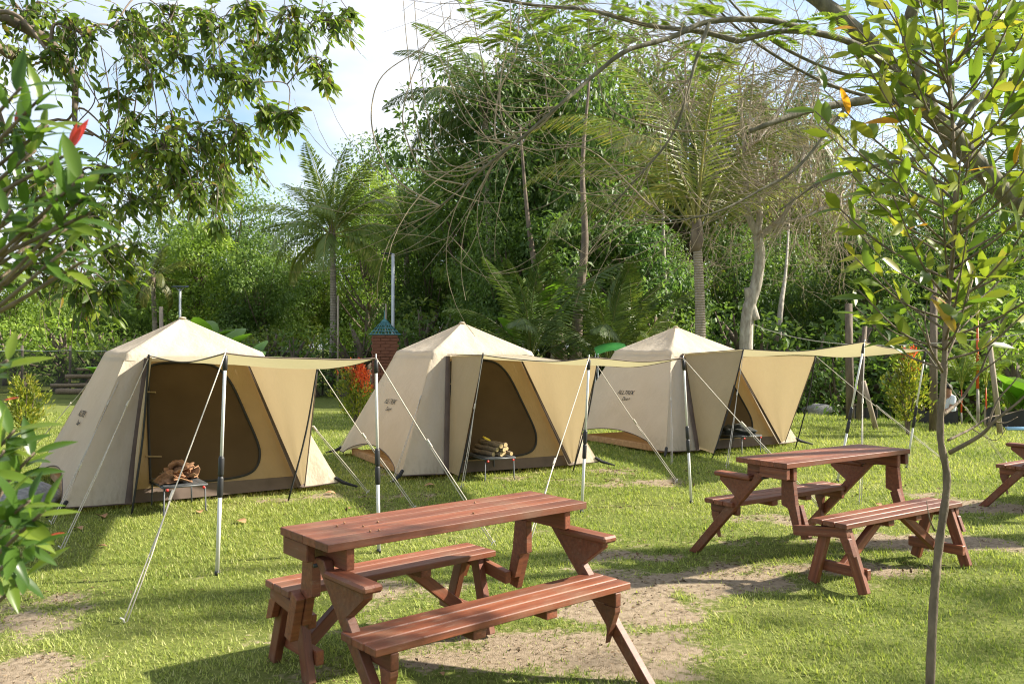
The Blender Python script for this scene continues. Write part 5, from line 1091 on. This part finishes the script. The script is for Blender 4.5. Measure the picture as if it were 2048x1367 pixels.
# forked pale tree with bare twigs ------------------------------------
def bare_tree():
    Y = 20.0; base = P(1490, 800, Y); base.z = float(gh(base.x, base.y)); root = empty('bare_tree', base, 0, 'pale forked tree with a tangle of bare twigs behind the rearmost tent', 'tree')
    rel = lambda a, b, c=0: P(a, b, Y + c) - base
    def lim(pts, r0, r1, nm='limb'):
        k = bezier(pts, 5); g = Geo(); g.tube(k, [r0 + (r1 - r0) * i / (len(k) - 1) for i in range(len(k))], 8); g.obj(nm, M['trunk_pale'], root, True); return k
    lim([Vector((0, 0, -.1)), rel(1492, 690), rel(1497, 620), rel(1512, 570), rel(1520, 510), rel(1515, 470)], .17, .11, 'trunk')
    lim([rel(1510, 640), rel(1500, 600), rel(1496, 575)], .12, .09, 'limb')
    K = [lim([rel(1515, 470), rel(1495, 420), rel(1492, 330), rel(1485, 230), rel(1480, 150)], .09, .02), lim([rel(1515, 470), rel(1520, 420), rel(1512, 340), rel(1500, 250), rel(1510, 120)], .09, .02), lim([rel(1518, 475), rel(1560, 440), rel(1590, 390), rel(1610, 300, 1), rel(1640, 180, 1)], .08, .015), lim([rel(1492, 400), rel(1440, 320, -1), rel(1380, 220, -1), rel(1340, 120, -1)], .05, .012), lim([rel(1545, 450), rel(1620, 430, -1), rel(1690, 380, -1), rel(1730, 320, -1)], .045, .01), lim([rel(1500, 300), rel(1560, 220, 1), rel(1600, 120, 1), rel(1610, 50, 1)], .04, .01)]
    tw = Geo()
    def grow(p, d, l, r, dep):
        pts = [p]; bend = Vector(rand_dirs(1)[0]) * .22 + Vector((0, 0, -.03))
        for i in range(5): d = (d + bend).normalized(); p = p + d * l / 5; pts.append(p)
        tw.tube(pts, [r * (1 - .12 * i) for i in range(6)], 4, False)
        if dep > 0:
            for _ in range(3 if dep > 1 else 2):
                k = rnd.randrange(2, 6); grow(pts[k], (d + Vector(rand_dirs(1)[0]) * .9).normalized(), l * rnd.uniform(.55, .8), r * .6, dep - 1)
    for k in K:
        for _ in range(27):
            i = rnd.randrange(5, len(k)); d = (Vector(rand_dirs(1)[0]) * 1.0 + Vector((0, -.2, .25))).normalized(); grow(k[i], d, rnd.uniform(.9, 1.7), .0165, 3)
    o = tw.obj('twigs', M['twig_pale'], root, True); o['kind'] = 'stuff'
bare_tree()

# ------------------------------------------------------------------ posts, lamps, fence, pillar, line
def post(name, px, base_py, top_py, Y, r, mat, label, cat='post', lean=0, group=None):
    x = (px - 1024) / FPX * Y; z0 = float(gh(x, Y)); root = empty(name, (x, Y, z0 - .02), 0, label, cat, group); h = P(0, top_py, Y).z - z0
    g = Geo(); g.tube([(0, 0, 0), (lean * .5, .0, h * .5), (lean, 0, h)], [r, r * .95, r * .9], 9); g.obj('shaft', mat, root, True); return root, h
rt, h = post('lamp_post', 786, 775, 506, 26, .055, M['galv'], 'tall plain metal lamp post rising beside the middle tent', 'lamp post')
g = Geo(); g.tube([(0, 0, h - .02), (-.05, 0, h), (-.16, 0, h)], [.03, .03, .025], 7); g.box(Matrix.Translation((-.24, -.02, h + .005)), .24, .14, .04, .01); g.obj('lamp_head', M['black_plastic'], rt)
rt, h = post('lamp_post', 360, 780, 575, 31, .045, M['galv'], 'short lamp post topped by a flat solar panel above the nearest tent', 'lamp post')
g = Geo(); g.tube([(-.02, 0, h - .1), (-.16, 0, h + .03)], .015, 5); g.tube([(.02, 0, h - .1), (.16, 0, h + .03)], .015, 5); g.obj('bracket', M['galv'], rt)
g = Geo(); g.box(Matrix.Translation((0, 0, h + .06)) @ Matrix.Rotation(.12, 4, 'X'), .50, .34, .03, .004); g.obj('solar_panel', M['solar'], rt)
post('wooden_post', 325, 780, 612, 28, .07, M['grey_wood'], 'grey wooden post sticking up left of the nearest tent peak', lean=-.05)
post('wooden_post', 676, 780, 590, 27, .035, M['grey_wood'], 'thin grey pole standing in the net fence beside the slim palm')
post('wooden_post', 772, 775, 606, 27, .03, M['grey_wood'], 'thin grey pole in front of the brick pillar')
rt, h = post('bamboo_pole', 1752, 842, 760, 16.8, .05, M['grey_wood'], 'leaning bamboo pole stuck in the lawn edge behind the far picnic table', 'pole', lean=-.25)
post('dead_trunk', 1700, 850, 605, 19, .09, M['trunk'], 'ragged dead trunk behind the rearmost tent awning', 'trunk', lean=-.03)
post('dead_trunk', 1716, 850, 650, 18.6, .055, M['trunk'], 'thin dead stem leaning on the ragged dead trunk', 'trunk', lean=.15)
post('dead_trunk', 1866, 850, 560, 16.5, .075, M['trunk'], 'grey trunk standing next to the person', 'trunk', lean=.02)
post('wooden_post', 2000, 865, 660, 16, .05, M['grey_wood'], 'crooked grey post near the picture edge behind the red stemmed palm', lean=-.22)
# brick pillar
def pillar():
    Y = 24.8; x = (769 - 1024) / FPX * Y; root = empty('brick_pillar', (x, Y, -.02), .2, 'brown brick pillar with a pointed teal lattice roof', 'pillar'); root['kind'] = 'thing'; h = P(0, 670, Y).z + .02
    nrow = 22
    for k in range(nrow):
        zc = h * (k + .5) / nrow
        for s, (ox, oy) in enumerate([(-.18, -.3), (.18, -.3)] if k % 2 else [(-.27, -.3), (.0, -.3), (.27, -.3)]):
            wx = .35 if k % 2 else (.26 if ox == 0 else .25); link('brick', cbox_mesh(wx, .08, h / nrow - .012, .004), M['brick'], root, Matrix.Translation((ox, oy, zc)))
    g = Geo(); g.box(Matrix.Translation((0, 0, h / 2)), .70, .58, h, .005); g.obj('core', M['brick'], root)
    g = Geo(); hr = .46
    for i in range(9):
        t = i / 8; 
        for sg in (-1, 1): g.tube([(-.42 + .84 * t, sg * .36, h + .02), (-.03 + .06 * t, sg * .02, h + hr)], .012, 4)
        for sg in (-1, 1): g.tube([(sg * .42, -.36 + .72 * t, h + .02), (sg * .03, -.02 + .04 * t, h + hr)], .012, 4)
    for k in range(5):
        t = k / 5; a_, b_ = .42 * (1 - t) + .02, .36 * (1 - t) + .02; z = h + .02 + hr * t; g.tube([(-a_, -b_, z), (a_, -b_, z), (a_, b_, z), (-a_, b_, z), (-a_, -b_, z)], .013, 4)
    g.tube([(0, 0, h + hr * .9), (0, 0, h + hr + .25)], [.03, .006], 5); g.obj('roof', M['teal_metal'], root)
pillar()
# net fence
def net_mat():
    m, n, l, b, o = new_mat('shade_net'); b.inputs['Base Color'].default_value = (.016, .019, .016, 1); b.inputs['Roughness'].default_value = .9
    t = n.new('ShaderNodeBsdfTransparent'); mx_ = n.new('ShaderNodeMixShader'); f = tex(n, l, 2.5, 3); r_ = ramp(n, l, f, [(.3, (.42, .42, .42)), (.7, (.62, .62, .62))]); l.new(r_, mx_.inputs[0]); l.new(t.outputs[0], mx_.inputs[1]); l.new(b.outputs[0], mx_.inputs[2]); l.new(mx_.outputs[0], o.inputs[0]); return m
M['net'] = net_mat()
def fence(x0, Y0, x1, Y1, top, label, n):
    a_ = Vector(((x0 - 1024) / FPX * Y0, Y0, 0)); b_ = Vector(((x1 - 1024) / FPX * Y1, Y1, 0)); root = empty('net_fence', a_, 0, label, 'fence', 'dark net fences'); h = P(0, top, (Y0 + Y1) / 2).z; d = b_ - a_
    def fn(u, v):
        q = d * u; w = a_ + q; z = float(gh(w.x, w.y)); return Vector((q.x, q.y + .03 * math.sin(u * 40), z + (h - .05 * abs(math.sin(u * n * math.pi)) - z) * (1 - v)))
    sheet('net', fn, 60, 4, M['net'], root)
    for i in range(n + 1):
        q = d * (i / n); w = a_ + q; z = float(gh(w.x, w.y)); g = Geo(); g.tube([(q.x, q.y + .05, z - .1), (q.x + .02, q.y + .05, h + .15)], .04, 6); g.obj('post', M['grey_wood'], root, True)
    g = Geo(); g.tube([d * (i / 20) + Vector((0, 0, h - .04 * math.sin(i / 20 * n * math.pi) ** 2)) for i in range(21)], .008, 4); g.obj('top_wire', M['galv'], root)
fence(-150, 29, 330, 29, 700, 'dark see-through net fence behind the nearest tent on the shrub side', 5)
fence(480, 29, 900, 28, 702, 'dark see-through net fence between the first two tents', 5)
fence(1560, 28, 2200, 28, 735, 'dark net fence beyond the rice field', 6)
# logs behind the fence
for px, py, Y, l_, r_, rz, lab in [(150, 770, 27, 1.4, .06, .25, 'long pale log lying behind the nearest tent by the fence'), (165, 752, 27.5, 1.0, .07, .5, 'shorter log on the heap behind the nearest tent'), (140, 782, 26.8, .9, .09, -.1, 'thick log end on the heap behind the nearest tent'), (180, 738, 27.6, .8, .05, .1, 'top branch of the log heap behind the nearest tent')]:
    w = P(px, py, Y); log((w.x, w.y, max(.08, w.z)), (0, 0, math.pi / 2 + rz), r_, l_, lab, 'logs by the fence')
# washing line
a_, b_ = P(1500, 645, 19.8), P(2150, 655, 14); g = Geo(); g.tube([lerp(a_, b_, i / 16) - Vector((0, 0, .42 * math.sin(math.pi * (i / 16) ** .8))) for i in range(17)], .008, 5)
props(g.obj('washing_line', M['rope']), 'thin white line strung from the forked trunk across the grove', 'line')
# green sheet on legs, standing in for a broad banana leaf between the tents
def leaf_standin():
    root = empty('banana_leaf_standin', P(1222, 706, 18), 0, 'bright green sheet standing in for a broad banana leaf, peeping between the middle and rearmost tents', 'leaf stand-in'); 
    sheet('sheet', lambda u, v: Vector(((u - .5) * .66, (v - .5) * .6, (.02 - .25 * (u - .5) ** 2 + .16 * v + .08 * u))), 10, 8, M['leaf_standin_green'], root)
    for sx in (-1, 1):
        for sy in (-1, 1): g = Geo(); g.tube([(sx * .3, sy * .27, .0), (sx * .3, sy * .27, -1.5)], .012, 6); g.obj('leg', M['galv'], root)
leaf_standin()
# black plastic edging along the lawn, blue pipes
def edging(px0, py0, px1, py1, h, label):
    a_, b_ = G(px0, py0), G(px1, py1); root = empty('plastic_edging', a_, 0, label, 'edging', 'black plastic edging'); d = b_ - a_; m_ = []
    sheet('sheet', lambda u, v: d * u + Vector((0, .02 * math.sin(u * 19), -.25 + (h + .25 + .04 * math.sin(u * 13)) * (1 - v))), 24, 3, M['black_plastic'], root)
    for i in range(4): g = Geo(); q = d * (i / 3); g.tube([(q.x, q.y + .04, -.25), (q.x, q.y + .04, h + .05)], .02, 5); g.obj('stake', M['grey_wood'], root)
edging(1700, 835, 1755, 838, .22, 'short piece of black plastic edging behind the dead trunk'); edging(1818, 842, 1916, 848, .29, 'black plastic edging hiding the legs of the person'); edging(1972, 851, 2100, 858, .34, 'black plastic edging at the picture edge above the blue pipes')
for i, (px, py) in enumerate(((2046, 858), (2050, 861))):
    w = G(px, py); g = Geo(); g.tube([(-.35, 0, .03), (.6, .05 + .03 * i, .03)], .022, 8); o = g.obj('water_pipe', M['blue_pipe'], None, True); o.location = (w.x, w.y, .0); props(o, ('pale blue pipe lying on the lawn, farther of two', 'pale blue pipe lying on the lawn, nearer of two')[i], 'pipe', 'blue pipes')

# ------------------------------------------------------------------ person beyond the edging
def person():
    Yp = 18.8; w = P(1894, 770, Yp); zt = w.z; root_z = zt - 1.62
    def skin_obj(name, J, E, R, mat, parent, off=Vector((0, 0, 0))):
        me = bpy.data.meshes.new(name); me.from_pydata([Vector(j) for j in J], E, []); o = link(name, me, mat, parent)
        sk = o.modifiers.new('skin', 'SKIN'); sk.use_smooth_shade = True; o.modifiers.new('sub', 'SUBSURF').render_levels = 2
        for i, r_ in enumerate(R): me.skin_vertices[0].data[i].radius = (r_ if isinstance(r_, tuple) else (r_, r_))
        me.skin_vertices[0].data[0].use_root = True; return o
    # x right in the picture, y away; body turned to the left (towards -x)
    J = [(0, 0, .92), (0, 0, 1.12), (-.01, 0, 1.32), (-.02, 0, 1.42), (-.05, 0, 1.50), (-.06, 0, 1.57), (0, -.17, 1.36), (-.10, -.22, 1.12), (-.28, -.20, 1.06), (-.36, -.20, 1.07), (0, .17, 1.36), (.06, .22, 1.10), (.02, .22, .88), (0, .22, .80),
         (0, -.09, .86), (-.03, -.10, .48), (.02, -.10, .08), (-.12, -.10, .03), (0, .09, .86), (.03, .10, .48), (.05, .10, .08), (-.09, .10, .03)]
    E = [(0, 1), (1, 2), (2, 3), (3, 4), (4, 5), (2, 6), (6, 7), (7, 8), (8, 9), (2, 10), (10, 11), (11, 12), (12, 13), (0, 14), (14, 15), (15, 16), (16, 17), (0, 18), (18, 19), (19, 20), (20, 21)]
    R = [(.13, .11), (.12, .10), (.13, .10), .052, .085, .075, .055, .04, .03, .028, .055, .04, .03, .028, .08, .055, .04, .035, .08, .055, .04, .035]
    loc = (w.x + .06, w.y, root_z)
    b = skin_obj('person', J, E, R, M['skin'], None); b.location = loc; props(b, 'person in a white short sleeved shirt and dark trousers half hidden by the thin trunk', 'person')
    skin_obj('shirt', [J[0], J[1], (-.01, 0, 1.34), J[6], (-.07, -.21, 1.18), J[10], (.05, .215, 1.18)], [(0, 1), (1, 2), (2, 3), (3, 4), (2, 5), (5, 6)], [(.155, .135), (.15, .125), (.15, .11), .07, .062, .07, .062], M['shirt'], b)
    skin_obj('trousers', [(0, 0, .90), J[14], J[15], (.02, -.10, .12), J[18], J[19], (.05, .10, .12)], [(0, 1), (1, 2), (2, 3), (0, 4), (4, 5), (5, 6)], [(.15, .13), .095, .07, .055, .095, .07, .055], M['trousers'], b)
    bm = bmesh.new(); bmesh.ops.create_icosphere(bm, subdivisions=3, radius=1)
    bmesh.ops.delete(bm, geom=[v for v in bm.verts if v.co.z < -.15 + .5 * max(0, -v.co.x) * 1.2 or (v.co.x < -.55 and v.co.z < .45)], context='VERTS')
    for v in bm.verts: v.co = Vector((v.co.x * .105, v.co.y * .095, v.co.z * .115)) * (1 + .06 * noise.noise(v.co * 5))
    me = bpy.data.meshes.new('hair'); bm.to_mesh(me); bm.free(); o = link('hair', me, M['hair'], b); o.location = (-.05, 0, 1.55)
    g = Geo()
    for c in ((-.37, -.20, 1.07), (0, .22, .79)):
        for f in range(5):
            dd = Vector((-.07, .016 * (f - 2), -.004 * f)) if c[2] > 1 else Vector((.014 * (f - 2), 0, -.075 + .008 * abs(f - 2))); g.tube([Vector(c), Vector(c) + dd * .6, Vector(c) + dd], [.009, .008, .006], 5)
    g.obj('fingers', M['skin'], b)
    g = Geo(); g.box(Matrix.Translation((-.155, -.04, 1.27)) @ Matrix.Rotation(.1, 4, 'Y'), .004, .04, .06, .001); g.obj('shirt_print', M['print'], b)
person()

# ------------------------------------------------------------------ leaf litter and crumbs of soil on the bare patches
def litter():
    n = 9000; c = [BARE[i] for i in rng.integers(0, len(BARE), n)]
    x = np.array([q[0].x + rng.normal() * q[1] * .8 for q in c]); y = np.array([q[0].y + rng.normal() * q[2] * .9 for q in c]); k = rng.random(n) < .15 + dirt(x, y); x, y = x[k], y[k]; n = len(x)
    z = gh(x, y) + .004 + .004 * rng.random(n); L = rng.uniform(.008, .034, n) * np.clip(y / 5, .8, 2); d = rand_dirs(n); d[:, 2] *= .25
    V, F = leaf_cloud(np.stack([x, y, z], 1), unit(d), unit(rand_dirs(n) * .3 + np.array([0, 0, 1.0])), L, L * rng.uniform(.2, .6, n), .25)
    o = link('leaf_litter', np_mesh('leaf_litter', V, F, False, {'tint': np.repeat(rng.random(n), 4)}), M['litter']); props(o, 'scraps of dry leaf and twig scattered over the bare soil', 'litter', kind='stuff')
litter()
